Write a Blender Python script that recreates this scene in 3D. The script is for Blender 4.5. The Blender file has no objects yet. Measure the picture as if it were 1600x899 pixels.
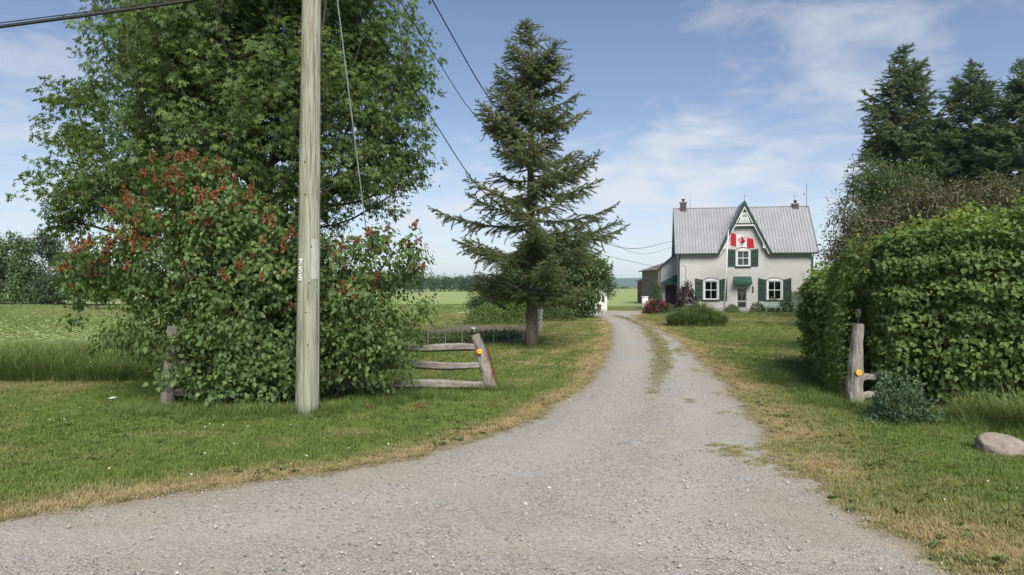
import bpy, bmesh, math, random
import numpy as np
from mathutils import Vector, Matrix, noise as mnoise

random.seed(7)
rng = np.random.default_rng(7)
R = math.radians
scene = bpy.context.scene
COL = scene.collection

# ------------------------------------------------------------------ camera
F, H, VH = 1081.0, 2.0, 447.0          # focal length in photo pixels, eye height, horizon row
cam_d = bpy.data.cameras.new('camera')
cam = bpy.data.objects.new('camera', cam_d); COL.objects.link(cam)
cam_d.sensor_width = 36.0
cam_d.lens = 36.0 * F / 1600.0
cam_d.clip_start = 0.05; cam_d.clip_end = 20000
cam.location = (0, 0, H)
cam.rotation_euler = (R(90) - math.atan(2.5 / F), 0, 0)
scene.camera = cam

# ------------------------------------------------------------------ sky, sun, exposure
SUN_EL, SUN_AZ = 44.0, 166.0            # azimuth clockwise from the view direction (+Y)
world = bpy.data.worlds.new('World'); scene.world = world
world.use_nodes = True
nt = world.node_tree; nt.nodes.clear()
def N(t, typ, **kw):
    n = t.nodes.new(typ)
    for k, v in kw.items(): setattr(n, k, v)
    return n
def mix_rgb(t, fac, a, b, blend='MIX'):
    m = t.nodes.new('ShaderNodeMix'); m.data_type = 'RGBA'; m.blend_type = blend
    for idx, val in ((0, fac), (6, a), (7, b)):
        if hasattr(val, 'is_output') or isinstance(val, bpy.types.NodeSocket): t.links.new(val, m.inputs[idx])
        elif idx == 0: m.inputs[0].default_value = val
        else: m.inputs[idx].default_value = (*val, 1) if len(val) == 3 else val
    return m.outputs[2]
def math_n(t, op, a, b=None, c=None, clamp=False):
    m = t.nodes.new('ShaderNodeMath'); m.operation = op; m.use_clamp = clamp
    for i, v in enumerate((a, b, c)):
        if v is None: continue
        if isinstance(v, bpy.types.NodeSocket): t.links.new(v, m.inputs[i])
        else: m.inputs[i].default_value = v
    return m.outputs[0]
def ramp(t, fac, stops, interp='LINEAR'):
    r = t.nodes.new('ShaderNodeValToRGB'); r.color_ramp.interpolation = interp
    el = r.color_ramp.elements
    while len(el) < len(stops): el.new(0.5)
    for e, (p, c) in zip(el, stops):
        e.position = p; e.color = (c, c, c, 1) if isinstance(c, (int, float)) else ((*c, 1) if len(c) == 3 else c)
    t.links.new(fac, r.inputs[0]); return r.outputs[0]

sky = N(nt, 'ShaderNodeTexSky', sky_type='NISHITA', sun_disc=False)
sky.sun_elevation = R(SUN_EL); sky.sun_rotation = R(SUN_AZ)
sky.altitude = 300; sky.air_density = 0.8; sky.dust_density = 0.1; sky.ozone_density = 3.0
tc = N(nt, 'ShaderNodeTexCoord')
sep = N(nt, 'ShaderNodeSeparateXYZ'); nt.links.new(tc.outputs['Generated'], sep.inputs[0])
zc = math_n(nt, 'MAXIMUM', sep.outputs[2], 0.0)
den = math_n(nt, 'ADD', zc, 0.16)
px = math_n(nt, 'DIVIDE', sep.outputs[0], den); py = math_n(nt, 'DIVIDE', sep.outputs[1], den)
comb = N(nt, 'ShaderNodeCombineXYZ'); nt.links.new(px, comb.inputs[0]); nt.links.new(py, comb.inputs[1])
def cloud_noise(scale, detail, rough, off, dist=0.0):
    mp = N(nt, 'ShaderNodeMapping'); mp.inputs['Location'].default_value = off
    nt.links.new(comb.outputs[0], mp.inputs[0])
    n = N(nt, 'ShaderNodeTexNoise'); n.inputs['Scale'].default_value = scale
    n.inputs['Detail'].default_value = detail; n.inputs['Roughness'].default_value = rough
    n.inputs['Distortion'].default_value = dist
    nt.links.new(mp.outputs[0], n.inputs[0]); return n.outputs[0]
big = cloud_noise(0.9, 4, 0.5, (3.1, 1.7, 0))
det = cloud_noise(3.2, 7, 0.58, (0.4, 5.2, 0), 0.35)
cl = math_n(nt, 'MULTIPLY_ADD', big, 0.55, math_n(nt, 'MULTIPLY', det, 0.55))
# cumulus bank low over the fields, thin wisps above
low = ramp(nt, zc, [(0.0, 0.21), (0.14, 0.18), (0.30, 0.04), (1.0, 0.0)])
cl = math_n(nt, 'ADD', cl, low)
mask = ramp(nt, cl, [(0.585, 0.0), (0.84, 0.82)], 'LINEAR')
veil = ramp(nt, zc, [(0.0, 0.85), (0.10, 0.46), (0.24, 0.15), (0.45, 0.04), (1.0, 0.02)])
mask = math_n(nt, 'MAXIMUM', mask, veil)
skyc = mix_rgb(nt, mask, sky.outputs[0], (6.6, 6.75, 7.1))
bg = N(nt, 'ShaderNodeBackground'); bg.inputs[1].default_value = 0.058
nt.links.new(skyc, bg.inputs[0])
wo = N(nt, 'ShaderNodeOutputWorld'); nt.links.new(bg.outputs[0], wo.inputs[0])

sun_d = bpy.data.lights.new('sun', 'SUN'); sun_d.energy = 2.9; sun_d.angle = R(36); sun_d.color = (1.0, 0.95, 0.87)
sun = bpy.data.objects.new('sun', sun_d); COL.objects.link(sun)
sd = Vector((math.sin(R(SUN_AZ)) * math.cos(R(SUN_EL)), math.cos(R(SUN_AZ)) * math.cos(R(SUN_EL)), math.sin(R(SUN_EL))))
sun.rotation_euler = sd.to_track_quat('Z', 'Y').to_euler(); sun.location = (0, 0, 40)

vs = scene.view_settings
vs.view_transform = 'Standard'; vs.look = 'None'; vs.exposure = 1.1; vs.gamma = 1.0; vs.use_curve_mapping = False
scene.render.engine = 'CYCLES'
scene.cycles.use_denoising = True
scene.cycles.max_bounces = 8; scene.cycles.transparent_max_bounces = 12
scene.cycles.diffuse_bounces = 4; scene.cycles.transmission_bounces = 5; scene.cycles.volume_bounces = 1

# ------------------------------------------------------------------ helpers
def at(u, v, d):                        # photo measurement + distance -> world point
    return Vector(((u - 800) / F * d, d, H + (VH - v) / F * d))
def on_ground(u, v):
    d = H * F / (v - VH); return Vector(((u - 800) / F * d, d, 0))
def prop(o, label=None, cat=None, group=None, kind=None):
    if label: o['label'] = label
    if cat: o['category'] = cat
    if group: o['group'] = group
    if kind: o['kind'] = kind
    return o
def empty(name, loc, rz=0):
    o = bpy.data.objects.new(name, None); COL.objects.link(o)
    o.location = loc; o.rotation_euler = (0, 0, rz); o.empty_display_size = 0.2
    return o
def link(name, mesh, parent=None, mat=None):
    o = bpy.data.objects.new(name, mesh); COL.objects.link(o)
    if mat is not None and not mesh.materials: mesh.materials.append(mat)
    if parent is not None: o.parent = parent
    return o

class MB:
    """collects boxes, bars, tubes and sheets into one mesh"""
    def __init__(s): s.v = []; s.f = []; s.m = []
    def add(s, vs, fs, mi=0):
        b = len(s.v); s.v += [tuple(p) for p in vs]; s.f += [tuple(i + b for i in q) for q in fs]; s.m += [mi] * len(fs)
        return s
    def box(s, x0, x1, y0, y1, z0, z1, mi=0):
        return s.add([(x0,y0,z0),(x1,y0,z0),(x1,y1,z0),(x0,y1,z0),(x0,y0,z1),(x1,y0,z1),(x1,y1,z1),(x0,y1,z1)],
              [(0,3,2,1),(4,5,6,7),(0,1,5,4),(1,2,6,5),(2,3,7,6),(3,0,4,7)], mi)
    def prism(s, pts, y0, y1, mi=0):     # polygon in xz pulled along y
        n = len(pts)
        vs = [(x, y0, z) for x, z in pts] + [(x, y1, z) for x, z in pts]
        fs = [tuple(range(n))[::1], tuple(range(2*n-1, n-1, -1))] + [(i, i + n, (i+1) % n + n, (i+1) % n) for i in range(n)]
        return s.add(vs, fs, mi)
    def bar(s, a, b, w, h, mi=0):
        a, b = Vector(a), Vector(b); d = (b - a).normalized()
        side = d.cross(Vector((0, 1, 0)) if abs(d.y) < .9 else Vector((1, 0, 0))).normalized(); up = side.cross(d)
        c = [(-w/2,-h/2),(w/2,-h/2),(w/2,h/2),(-w/2,h/2)]
        vs = [p + side * i + up * j for p in (a, b) for i, j in c]
        return s.add(vs, [(0,1,2,3),(7,6,5,4),(0,4,5,1),(1,5,6,2),(2,6,7,3),(3,7,4,0)], mi)
    def tube(s, pts, rad, n=8, cap=True, mi=0, wob=0.0):
        pts = [Vector(p) for p in pts]; rad = [rad] * len(pts) if isinstance(rad, (int, float)) else rad
        d0 = (pts[-1] - pts[0]).normalized()
        ref = Vector((0, 0, 1)) if abs(d0.z) < .8 else Vector((1, 0, 0))
        vs = []; 
        for i, p in enumerate(pts):
            d = (pts[min(i+1, len(pts)-1)] - pts[max(i-1, 0)]).normalized()
            a = d.cross(ref).normalized(); b = a.cross(d)
            for k in range(n):
                t = 2 * math.pi * k / n
                r = rad[i] * (1 + (wob * mnoise.noise((math.cos(t)*1.7, math.sin(t)*1.7, i * .35 + p.x)) if wob else 0))
                vs.append(p + a * math.cos(t) * r + b * math.sin(t) * r)
        fs = [(i*n + k, i*n + (k+1) % n, (i+1)*n + (k+1) % n, (i+1)*n + k) for i in range(len(pts)-1) for k in range(n)]
        if cap: fs += [tuple(range(n))[::-1], tuple(range((len(pts)-1)*n, len(pts)*n))]
        return s.add(vs, fs, mi)
    def mesh(s, name, mats, smooth=False):
        me = bpy.data.meshes.new(name); me.from_pydata(s.v, [], s.f)
        for m in (mats if isinstance(mats, (list, tuple)) else [mats]): me.materials.append(m)
        if any(s.m): me.polygons.foreach_set('material_index', s.m)
        if smooth: me.polygons.foreach_set('use_smooth', [True] * len(me.polygons))
        me.update(); return me
    def build(s, name, mats, parent=None, smooth=False):
        return link(name, s.mesh(name, mats, smooth), parent)

def np_mesh(name, V, quads=None, tris=None, mat=None, face_attr=None, vert_attr=None, smooth=False):
    me = bpy.data.meshes.new(name)
    V = np.asarray(V, np.float32).reshape(-1, 3)
    idx = []; starts = []; tot = 0
    parts = []
    for arr, k in ((quads, 4), (tris, 3)):
        if arr is None or len(arr) == 0: continue
        parts.append((np.asarray(arr, np.int32).reshape(-1, k), k))
    loops = np.concatenate([p.ravel() for p, k in parts])
    counts = np.concatenate([np.full(len(p), k, np.int32) for p, k in parts])
    st = np.concatenate([[0], np.cumsum(counts)[:-1]]).astype(np.int32)
    me.vertices.add(len(V)); me.vertices.foreach_set('co', V.ravel())
    me.loops.add(len(loops)); me.loops.foreach_set('vertex_index', loops)
    me.polygons.add(len(counts)); me.polygons.foreach_set('loop_start', st); me.polygons.foreach_set('loop_total', counts)
    if face_attr:
        for k, a in face_attr.items():
            at_ = me.attributes.new(k, 'FLOAT', 'FACE'); at_.data.foreach_set('value', np.asarray(a, np.float32))
    if vert_attr:
        for k, a in vert_attr.items():
            at_ = me.attributes.new(k, 'FLOAT', 'POINT'); at_.data.foreach_set('value', np.asarray(a, np.float32))
    if mat is not None: me.materials.append(mat)
    if smooth: me.polygons.foreach_set('use_smooth', np.ones(len(counts), bool))
    me.update(calc_edges=True); return me

# ------------------------------------------------------------------ materials
def new_mat(name):
    m = bpy.data.materials.new(name); m.use_nodes = True
    t = m.node_tree; t.nodes.clear()
    out = N(t, 'ShaderNodeOutputMaterial')
    return m, t, out
def noise(t, scale, detail=4, rough=.55, vec=None, stretch=None, dist=0.0):
    n = N(t, 'ShaderNodeTexNoise'); n.inputs['Scale'].default_value = scale
    n.inputs['Detail'].default_value = detail; n.inputs['Roughness'].default_value = rough; n.inputs['Distortion'].default_value = dist
    if vec is None:
        vec = N(t, 'ShaderNodeTexCoord').outputs['Object']
    if stretch:
        mp = N(t, 'ShaderNodeMapping'); mp.inputs['Scale'].default_value = stretch
        t.links.new(vec, mp.inputs[0]); vec = mp.outputs[0]
    t.links.new(vec, n.inputs[0]); return n.outputs[0]
def finish(t, out, col, rough=.8, bump=None, bstr=.3, bdist=.01, spec=.3, metal=0.0):
    p = N(t, 'ShaderNodeBsdfPrincipled')
    if isinstance(col, bpy.types.NodeSocket): t.links.new(col, p.inputs['Base Color'])
    else: p.inputs['Base Color'].default_value = (*col, 1)
    if isinstance(rough, bpy.types.NodeSocket): t.links.new(rough, p.inputs['Roughness'])
    else: p.inputs['Roughness'].default_value = rough
    p.inputs['Specular IOR Level'].default_value = spec; p.inputs['Metallic'].default_value = metal
    if bump is not None:
        b = N(t, 'ShaderNodeBump'); b.inputs['Strength'].default_value = bstr; b.inputs['Distance'].default_value = bdist
        t.links.new(bump, b.inputs['Height']); t.links.new(b.outputs[0], p.inputs['Normal'])
    t.links.new(p.outputs[0], out.inputs[0]); return p
def plain(name, a, b=None, scale=6, rough=.7, bstr=.15, stretch=None, spec=.3, metal=0.0, detail=5):
    m, t, out = new_mat(name)
    b = b or tuple(c * .75 for c in a)
    n = noise(t, scale, detail, .6, stretch=stretch)
    col = mix_rgb(t, ramp(t, n, [(.35, 0), (.68, 1)]), a, b)
    finish(t, out, col, rough, n, bstr, .01, spec, metal); return m
def leaf_mat(name, dark, light, trans=.35, rough=.5, third=None):
    m, t, out = new_mat(name)
    a = N(t, 'ShaderNodeAttribute', attribute_name='tint')
    stops = [(0, dark), (1, light)] if third is None else [(0, dark), (.7, light), (1, third)]
    col = ramp(t, a.outputs['Fac'], stops)
    p = N(t, 'ShaderNodeBsdfPrincipled'); t.links.new(col, p.inputs['Base Color'])
    p.inputs['Roughness'].default_value = rough; p.inputs['Specular IOR Level'].default_value = .35
    tr = N(t, 'ShaderNodeBsdfTranslucent')
    tcol = mix_rgb(t, 1.0, col, (1.25, 1.2, .55), 'MULTIPLY'); t.links.new(tcol, tr.inputs[0])
    mx = N(t, 'ShaderNodeMixShader'); mx.inputs[0].default_value = trans
    t.links.new(p.outputs[0], mx.inputs[1]); t.links.new(tr.outputs[0], mx.inputs[2]); t.links.new(mx.outputs[0], out.inputs[0])
    return m
def inst_leaf_mat(name, dark, light, dry, trans=.3):
    """for scattered blades: 'dry' comes from the point each tuft stands on"""
    m, t, out = new_mat(name)
    oi = N(t, 'ShaderNodeObjectInfo')
    a = N(t, 'ShaderNodeAttribute', attribute_name='dry'); a.attribute_type = 'INSTANCER'
    a2 = N(t, 'ShaderNodeAttribute', attribute_name='tint')
    c = mix_rgb(t, math_n(t, 'MULTIPLY_ADD', oi.outputs['Random'], .6, math_n(t, 'MULTIPLY', a2.outputs['Fac'], .4)), dark, light)
    dr = math_n(t, 'ADD', a.outputs['Fac'], math_n(t, 'MULTIPLY_ADD', a2.outputs['Fac'], .5, -.25), clamp=True)
    col = mix_rgb(t, dr, c, dry)
    p = N(t, 'ShaderNodeBsdfPrincipled'); t.links.new(col, p.inputs['Base Color'])
    p.inputs['Roughness'].default_value = .6; p.inputs['Specular IOR Level'].default_value = .25
    tr = N(t, 'ShaderNodeBsdfTranslucent'); t.links.new(mix_rgb(t, 1.0, col, (1.2, 1.15, .6), 'MULTIPLY'), tr.inputs[0])
    mx = N(t, 'ShaderNodeMixShader'); mx.inputs[0].default_value = trans
    t.links.new(p.outputs[0], mx.inputs[1]); t.links.new(tr.outputs[0], mx.inputs[2]); t.links.new(mx.outputs[0], out.inputs[0])
    return m

def wood_mat(name, a, b, c, stretch=(14, 14, .9), bstr=.8):
    m, t, out = new_mat(name)
    n = noise(t, 2.2, 8, .65, stretch=stretch, dist=.6)
    n2 = noise(t, 1.6, 3, .5)
    col = ramp(t, n, [(.28, c), (.48, b), (.7, a)])
    col = mix_rgb(t, ramp(t, n2, [(.4, 0), (.75, .55)]), col, tuple(x * .62 for x in b))
    finish(t, out, col, .85, n, bstr, .012, .2); return m

M = {}
M['wood_grey'] = wood_mat('weathered wood', (.36, .33, .29), (.22, .19, .165), (.07, .055, .045))
M['wood_rail'] = wood_mat('weathered rail', (.40, .37, .335), (.24, .21, .185), (.07, .055, .045), stretch=(.9, 14, 14))
M['bark'] = plain('bark', (.13, .105, .08), (.05, .04, .032), 9, .9, .6, stretch=(3, 3, .6))
M['bark_grey'] = plain('grey bark', (.17, .14, .11), (.075, .06, .046), 8, .9, .8, stretch=(3, 3, .7))
M['white'] = plain('white paint', (.70, .70, .68), (.58, .58, .56), 5, .55, .05)
M['green'] = plain('dark green paint', (.020, .052, .040), (.013, .036, .028), 6, .5, .05)
M['green_metal'] = plain('green awning metal', (.030, .092, .064), (.020, .065, .046), 6, .45, .05)
M['black'] = plain('dark iron', (.02, .02, .02), (.035, .033, .03), 9, .5, .1)
M['wire'] = plain('cable black', (.022, .022, .024), (.035, .035, .035), 9, .6, .05)
M['steel'] = plain('galvanised steel', (.42, .42, .43), (.30, .30, .31), 12, .4, .05, metal=.6)
M['rust'] = plain('rusty steel', (.17, .06, .025), (.07, .028, .015), 22, .85, .3)
M['reflector'] = plain('amber reflector', (.85, .40, .02), (.75, .32, .015), 30, .3, .1)
M['red'] = plain('flag red', (.40, .015, .024), (.30, .012, .02), 4, .8, .05)
M['flagwhite'] = plain('flag white', (.62, .62, .62), (.52, .52, .53), 4, .8, .05)
M['brick'] = plain('old brick', (.105, .062, .048), (.06, .042, .036), 14, .85, .2)
M['mortar'] = plain('mortar', (.30, .28, .25), (.22, .20, .18), 14, .9, .2)
M['stone'] = plain('field stone', (.31, .255, .215), (.17, .14, .12), 9, .9, .9, detail=9)
M['concrete'] = plain('concrete', (.36, .34, .32), (.27, .255, .24), 8, .85, .3)
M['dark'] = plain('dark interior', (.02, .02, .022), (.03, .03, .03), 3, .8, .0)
M['curtain'] = plain('lace curtain', (.55, .56, .60), (.46, .47, .52), 8, .8, .1)
M['screen'] = plain('screen door grey', (.30, .30, .31), (.24, .24, .25), 8, .6, .1)
M['barn'] = wood_mat('barn board', (.27, .235, .215), (.165, .135, .125), (.06, .045, .042), stretch=(9, 9, .5), bstr=.4)
M['barn_red'] = wood_mat('faded red barn board', (.20, .125, .11), (.13, .075, .065), (.055, .035, .032), stretch=(9, 9, .5), bstr=.4)
M['benchpaint'] = plain('pale green bench paint', (.34, .46, .38), (.25, .36, .30), 8, .6, .1)

M['marker'] = plain('pale marker paint', (.40, .41, .385), (.33, .335, .31), 9, .7, .1)
def stucco():
    m, t, out = new_mat('cream stucco')
    n = noise(t, 60, 6, .7); b = noise(t, 1.2, 5, .6)
    w = noise(t, 3.0, 5, .6, stretch=(1.5, 1.5, .18))
    col = mix_rgb(t, ramp(t, b, [(.35, 0), (.7, 1)]), (.49, .482, .46), (.43, .42, .40))
    col = mix_rgb(t, ramp(t, w, [(.5, 0), (.75, .35)]), col, (.39, .38, .35))
    finish(t, out, col, .9, n, .5, .012, .15); return m
M['stucco'] = stucco()
def roof_metal():
    m, t, out = new_mat('weathered steel roofing')
    n = noise(t, 1.1, 6, .65); s = noise(t, 2.4, 6, .7, stretch=(3.5, .35, .35))
    sp = noise(t, 9, 4, .6)
    col = mix_rgb(t, ramp(t, n, [(.35, 0), (.7, 1)]), (.32, .32, .335), (.26, .26, .272))
    col = mix_rgb(t, ramp(t, s, [(.52, 0), (.72, .55)]), col, (.24, .235, .24))
    col = mix_rgb(t, ramp(t, sp, [(.66, 0), (.74, .5)]), col, (.20, .16, .14))
    finish(t, out, col, .55, n, .1, .01, .4, .25); return m
M['roof'] = roof_metal()
def glass():
    m, t, out = new_mat('window glass')
    g = N(t, 'ShaderNodeBsdfGlossy'); g.inputs['Roughness'].default_value = .03
    tr = N(t, 'ShaderNodeBsdfTransparent'); tr.inputs[0].default_value = (.75, .78, .8, 1)
    fr = N(t, 'ShaderNodeFresnel'); fr.inputs[0].default_value = 1.5
    mx = N(t, 'ShaderNodeMixShader'); t.links.new(math_n(t, 'MULTIPLY_ADD', fr.outputs[0], 1.4, .04, clamp=True), mx.inputs[0])
    t.links.new(tr.outputs[0], mx.inputs[1]); t.links.new(g.outputs[0], mx.inputs[2]); t.links.new(mx.outputs[0], out.inputs[0])
    return m
M['glass'] = glass()
def pole_mat():
    m, t, out = new_mat('treated pole wood')
    n = noise(t, 2.0, 8, .68, stretch=(16, 16, .7), dist=.5)
    n2 = noise(t, 3.5, 5, .65, stretch=(3, 3, .35))
    side = N(t, 'ShaderNodeSeparateXYZ'); t.links.new(N(t, 'ShaderNodeTexCoord').outputs['Object'], side.inputs[0])
    col = ramp(t, n, [(.33, (.045, .038, .024)), (.41, (.185, .18, .12)), (.53, (.29, .305, .23)), (.85, (.39, .41, .325))])
    moss = math_n(t, 'MULTIPLY', ramp(t, n2, [(.45, 0), (.60, .85)]), ramp(t, math_n(t, 'MULTIPLY_ADD', side.outputs[0], 2.5, .5), [(.35, 1), (.62, .15)]))
    col = mix_rgb(t, moss, col, (.155, .15, .085))
    finish(t, out, col, .85, n, .7, .012, .2); return m
M['pole'] = pole_mat()

# leaves
M['maple'] = leaf_mat('maple leaves', (.068, .122, .038), (.135, .212, .056), .45, .6, third=(.205, .285, .075))
M['lilac'] = leaf_mat('lilac leaves', (.075, .135, .045), (.145, .225, .066), .42, third=(.22, .30, .09))
M['hedge'] = leaf_mat('hedge leaves', (.095, .160, .050), (.190, .280, .078), .45, .6, third=(.33, .41, .10))
M['panicle'] = leaf_mat('dry panicles', (.15, .062, .030), (.37, .17, .080), .25, .85)
M['needle'] = leaf_mat('spruce needles', (.088, .112, .050), (.15, .178, .074), .28, .7, third=(.23, .24, .10))
M['needle_dark'] = leaf_mat('norway spruce needles', (.055, .092, .042), (.105, .150, .060), .25, .7, third=(.165, .20, .08))
M['tree_mid'] = leaf_mat('mid green leaves', (.060, .11, .036), (.115, .185, .055), .4, third=(.185, .26, .075))
M['tree_dark'] = leaf_mat('dark green leaves', (.030, .060, .026), (.060, .105, .04), .3, third=(.10, .15, .05))
M['tree_yellow'] = leaf_mat('yellow green leaves', (.085, .13, .03), (.17, .23, .05), .32, third=(.24, .29, .07))
M['crab'] = leaf_mat('bronze crabapple leaves', (.075, .095, .048), (.145, .145, .08), .3, third=(.22, .115, .09))
M['purple'] = leaf_mat('smoke bush leaves', (.030, .016, .022), (.075, .036, .046), .25)
M['blue_bush'] = leaf_mat('blue green leaves', (.06, .115, .065), (.115, .18, .10), .28, third=(.18, .25, .155))
M['lily'] = leaf_mat('strap leaves', (.075, .125, .035), (.15, .205, .06), .3, third=(.21, .25, .10))
M['wood_far'] = leaf_mat('far wood leaves', (.045, .085, .040), (.085, .135, .055), .3)
M['petal_red'] = leaf_mat('red petals', (.22, .012, .03), (.42, .05, .10), .3)
M['petal_pink'] = leaf_mat('pink petals', (.55, .30, .38), (.70, .55, .60), .3)
M['petal_white'] = leaf_mat('white petals', (.62, .62, .58), (.74, .74, .70), .3)
M['grass'] = inst_leaf_mat('lawn blades', (.098, .168, .030), (.170, .255, .050), (.44, .345, .19))
M['tallgrass'] = inst_leaf_mat('tall grass blades', (.085, .150, .032), (.155, .235, .055), (.36, .31, .17))
M['weed'] = inst_leaf_mat('weed leaves', (.065, .12, .035), (.12, .19, .055), (.28, .21, .10))
M['crop'] = inst_leaf_mat('crop leaves', (.21, .30, .09), (.28, .37, .125), (.44, .41, .23))

# ------------------------------------------------------------------ drive outline
def catmull(P, n):
    P = np.asarray(P, float); P = np.vstack([2*P[0]-P[1], P, 2*P[-1]-P[-2]])
    out = []
    for i in range(1, len(P)-2):
        t = np.linspace(0, 1, n, endpoint=False)[:, None]
        a, b, c, d = P[i-1], P[i], P[i+1], P[i+2]
        out.append(.5*((2*b)+(-a+c)*t+(2*a-5*b+4*c-d)*t*t+(-a+3*b-3*c+d)*t**3))
    out.append(P[-2][None]); return np.vstack(out)
def gxy(u, v): p = on_ground(u, v); return (p.x, p.y)
LK = [gxy(0, 812), gxy(300, 766), gxy(560, 729), gxy(740, 687), gxy(850, 640), gxy(922, 585), gxy(951, 532), gxy(950, 507), gxy(932, 495.5), gxy(905, 490.5), gxy(890, 486.5)]
RK = [gxy(1515, 899), gxy(1432, 845), gxy(1345, 795), gxy(1278, 745), gxy(1228, 700), gxy(1165, 622), gxy(1092, 552), gxy(1030, 514), gxy(990, 496.5), gxy(1010, 490.3), gxy(1022, 486.0)]
Ls = catmull(LK, 40); Rs = catmull(RK, 40)
NR0 = 30
Ls = np.vstack([np.linspace((-45, 5.0), LK[0], NR0, endpoint=False), Ls])
Rs = np.vstack([np.linspace((45, 2.6), RK[0], NR0, endpoint=False), Rs])
def fnoise(x, y, s, seed=0.0, octv=3):
    return np.array([mnoise.fractal((a*s, b*s, seed), 1.0, 2.0, octv) for a, b in zip(np.ravel(x), np.ravel(y))]).reshape(np.shape(x))
for E, sgn, sd_ in ((Ls, -1, 1.0), (Rs, 1, 5.0)):      # ragged edges
    tg = np.gradient(E, axis=0); tg /= np.linalg.norm(tg, axis=1)[:, None] + 1e-9
    nrm = np.stack([-tg[:, 1], tg[:, 0]], 1)
    amp = .10 if sgn < 0 else .22
    fade_ = np.clip((np.arange(len(E))-NR0+2)/6.0, 0, 1)
    E += fade_[:, None] * nrm * (amp * fnoise(E[:, 0], E[:, 1], 1.1, sd_) + .05 * fnoise(E[:, 0], E[:, 1], 5.0, sd_))[:, None]
def seg_dist(px_, py_, poly):
    d2 = np.full(px_.shape, 1e9)
    A = poly[:-1]; B = poly[1:]
    for (ax, ay), (bx, by) in zip(A, B):
        dx, dy = bx-ax, by-ay; L2 = dx*dx+dy*dy+1e-12
        t = np.clip(((px_-ax)*dx+(py_-ay)*dy)/L2, 0, 1)
        d2 = np.minimum(d2, (px_-ax-t*dx)**2+(py_-ay-t*dy)**2)
    return np.sqrt(d2)
def inside(px_, py_, poly):
    res = np.zeros(px_.shape, bool); n = len(poly); j = n-1
    for i in range(n):
        xi, yi = poly[i]; xj, yj = poly[j]
        c = ((yi > py_) != (yj > py_)) & (px_ < (xj-xi)*(py_-yi)/(yj-yi+1e-12)+xi)
        res ^= c; j = i
    return res
Lc, Rc = Ls[::5], Rs[::5]
DRIVE = np.vstack([Lc, Rc[::-1], [(45, -10), (-45, -10)]])
MID = catmull([gxy(962, 494), gxy(982, 500), gxy(1005, 511), gxy(1023, 529), gxy(1033, 553), gxy(1032, 580), gxy(1022, 608), gxy(1006, 640)], 8)
def mid_strip(x, y):                                  # grassy ridge between the wheel tracks
    d = seg_dist(x, y, MID)
    w = .27 * np.clip((y-10.0)/8.0, .3, 1.0)
    fade = np.clip((y-11.5)/6.0, 0, 1)
    return np.clip(1.25 - d/w, 0, 1) * fade
def vnoise(x, y, s, seed=0.0):                        # fast value noise
    xs, ys = x*s+seed*17.3, y*s+seed*9.1
    xi, yi = np.floor(xs), np.floor(ys); fx, fy = xs-xi, ys-yi
    fx, fy = fx*fx*(3-2*fx), fy*fy*(3-2*fy)
    h = lambda a, b: np.modf(np.abs(np.sin(a*127.1+b*311.7+seed)*43758.5453))[0]
    return (h(xi, yi)*(1-fx)+h(xi+1, yi)*fx)*(1-fy)+(h(xi, yi+1)*(1-fx)+h(xi+1, yi+1)*fx)*fy
def fbm(x, y, s, seed=0.0, o=4):
    r = 0; a = .5
    for i in range(o): r = r + a*vnoise(x, y, s*2**i, seed+i*3.7); a *= .5
    return r / (1-.5**o)
def dryness(x, y):
    dl = seg_dist(x, y, Lc); dr = seg_dist(x, y, Rc)
    n1, n2 = fbm(x, y, .9, 2.0), fbm(x, y, .28, 8.0)
    left = np.clip(1.3 - dl/(.08 + .85*n1*(.5+n2)), 0, 1)*np.clip(.55+.9*n1, 0, 1)
    wr = np.where(y < 14, .45 + 1.5*n2, .3 + .6*n2)
    right = np.clip(1.2 - dr/wr, 0, 1) * np.clip(-.1 + 1.75*n1, 0, 1)
    patch = np.clip((n2 - .52)*2.2, 0, .40) * np.clip(.2+n1*1.4, 0, 1) + np.clip((fbm(x, y, 1.7, 33.)-.60)*2.0, 0, .35)
    rl = np.where((x > 0) & (y > 16), -.05 + .42*np.sin((x*.55+y*.85)*2*math.pi/1.5), 0)      # mowing bands on the house lawn
    ll = np.where((x < 6) & (y > 13), .10 + .15*np.sin((x*.93-y*.36)*2*math.pi/1.3), 0)
    return np.clip(np.maximum(np.maximum(left, right), patch) + np.maximum(rl, 0)*.9 + np.maximum(ll*.8, 0), 0, 1)

# ------------------------------------------------------------------ ground
def graded(a, b, near_step, near, growth=1.13):
    out = [0.0]; s = near_step
    while out[-1] < b:
        if out[-1] > near: s *= growth
        out.append(out[-1]+s)
    neg = [0.0]; s = near_step
    while neg[-1] > a:
        if -neg[-1] > near*.5: s *= growth
        neg.append(neg[-1]-s)
    return np.array(sorted(set(neg+out)))
gx = graded(-6000, 6000, .32, 15); gy = graded(-300, 9000, .32, 40)
GX, GY = np.meshgrid(gx, gy)
def grid_mesh(name, X, Y, Z, mat, va=None):
    h, w = X.shape; I = np.arange(h*w).reshape(h, w)
    q = np.stack([I[:-1, :-1], I[:-1, 1:], I[1:, 1:], I[1:, :-1]], -1).reshape(-1, 4)
    return np_mesh(name, np.stack([X, Y, Z], -1), q, mat=mat, vert_attr=va, smooth=True)
near_mask = (np.abs(GX) < 60) & (GY > 2) & (GY < 75)
dry_g = np.full(GX.shape, .15); dry_g[near_mask] = dryness(GX[near_mask], GY[near_mask])
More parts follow.
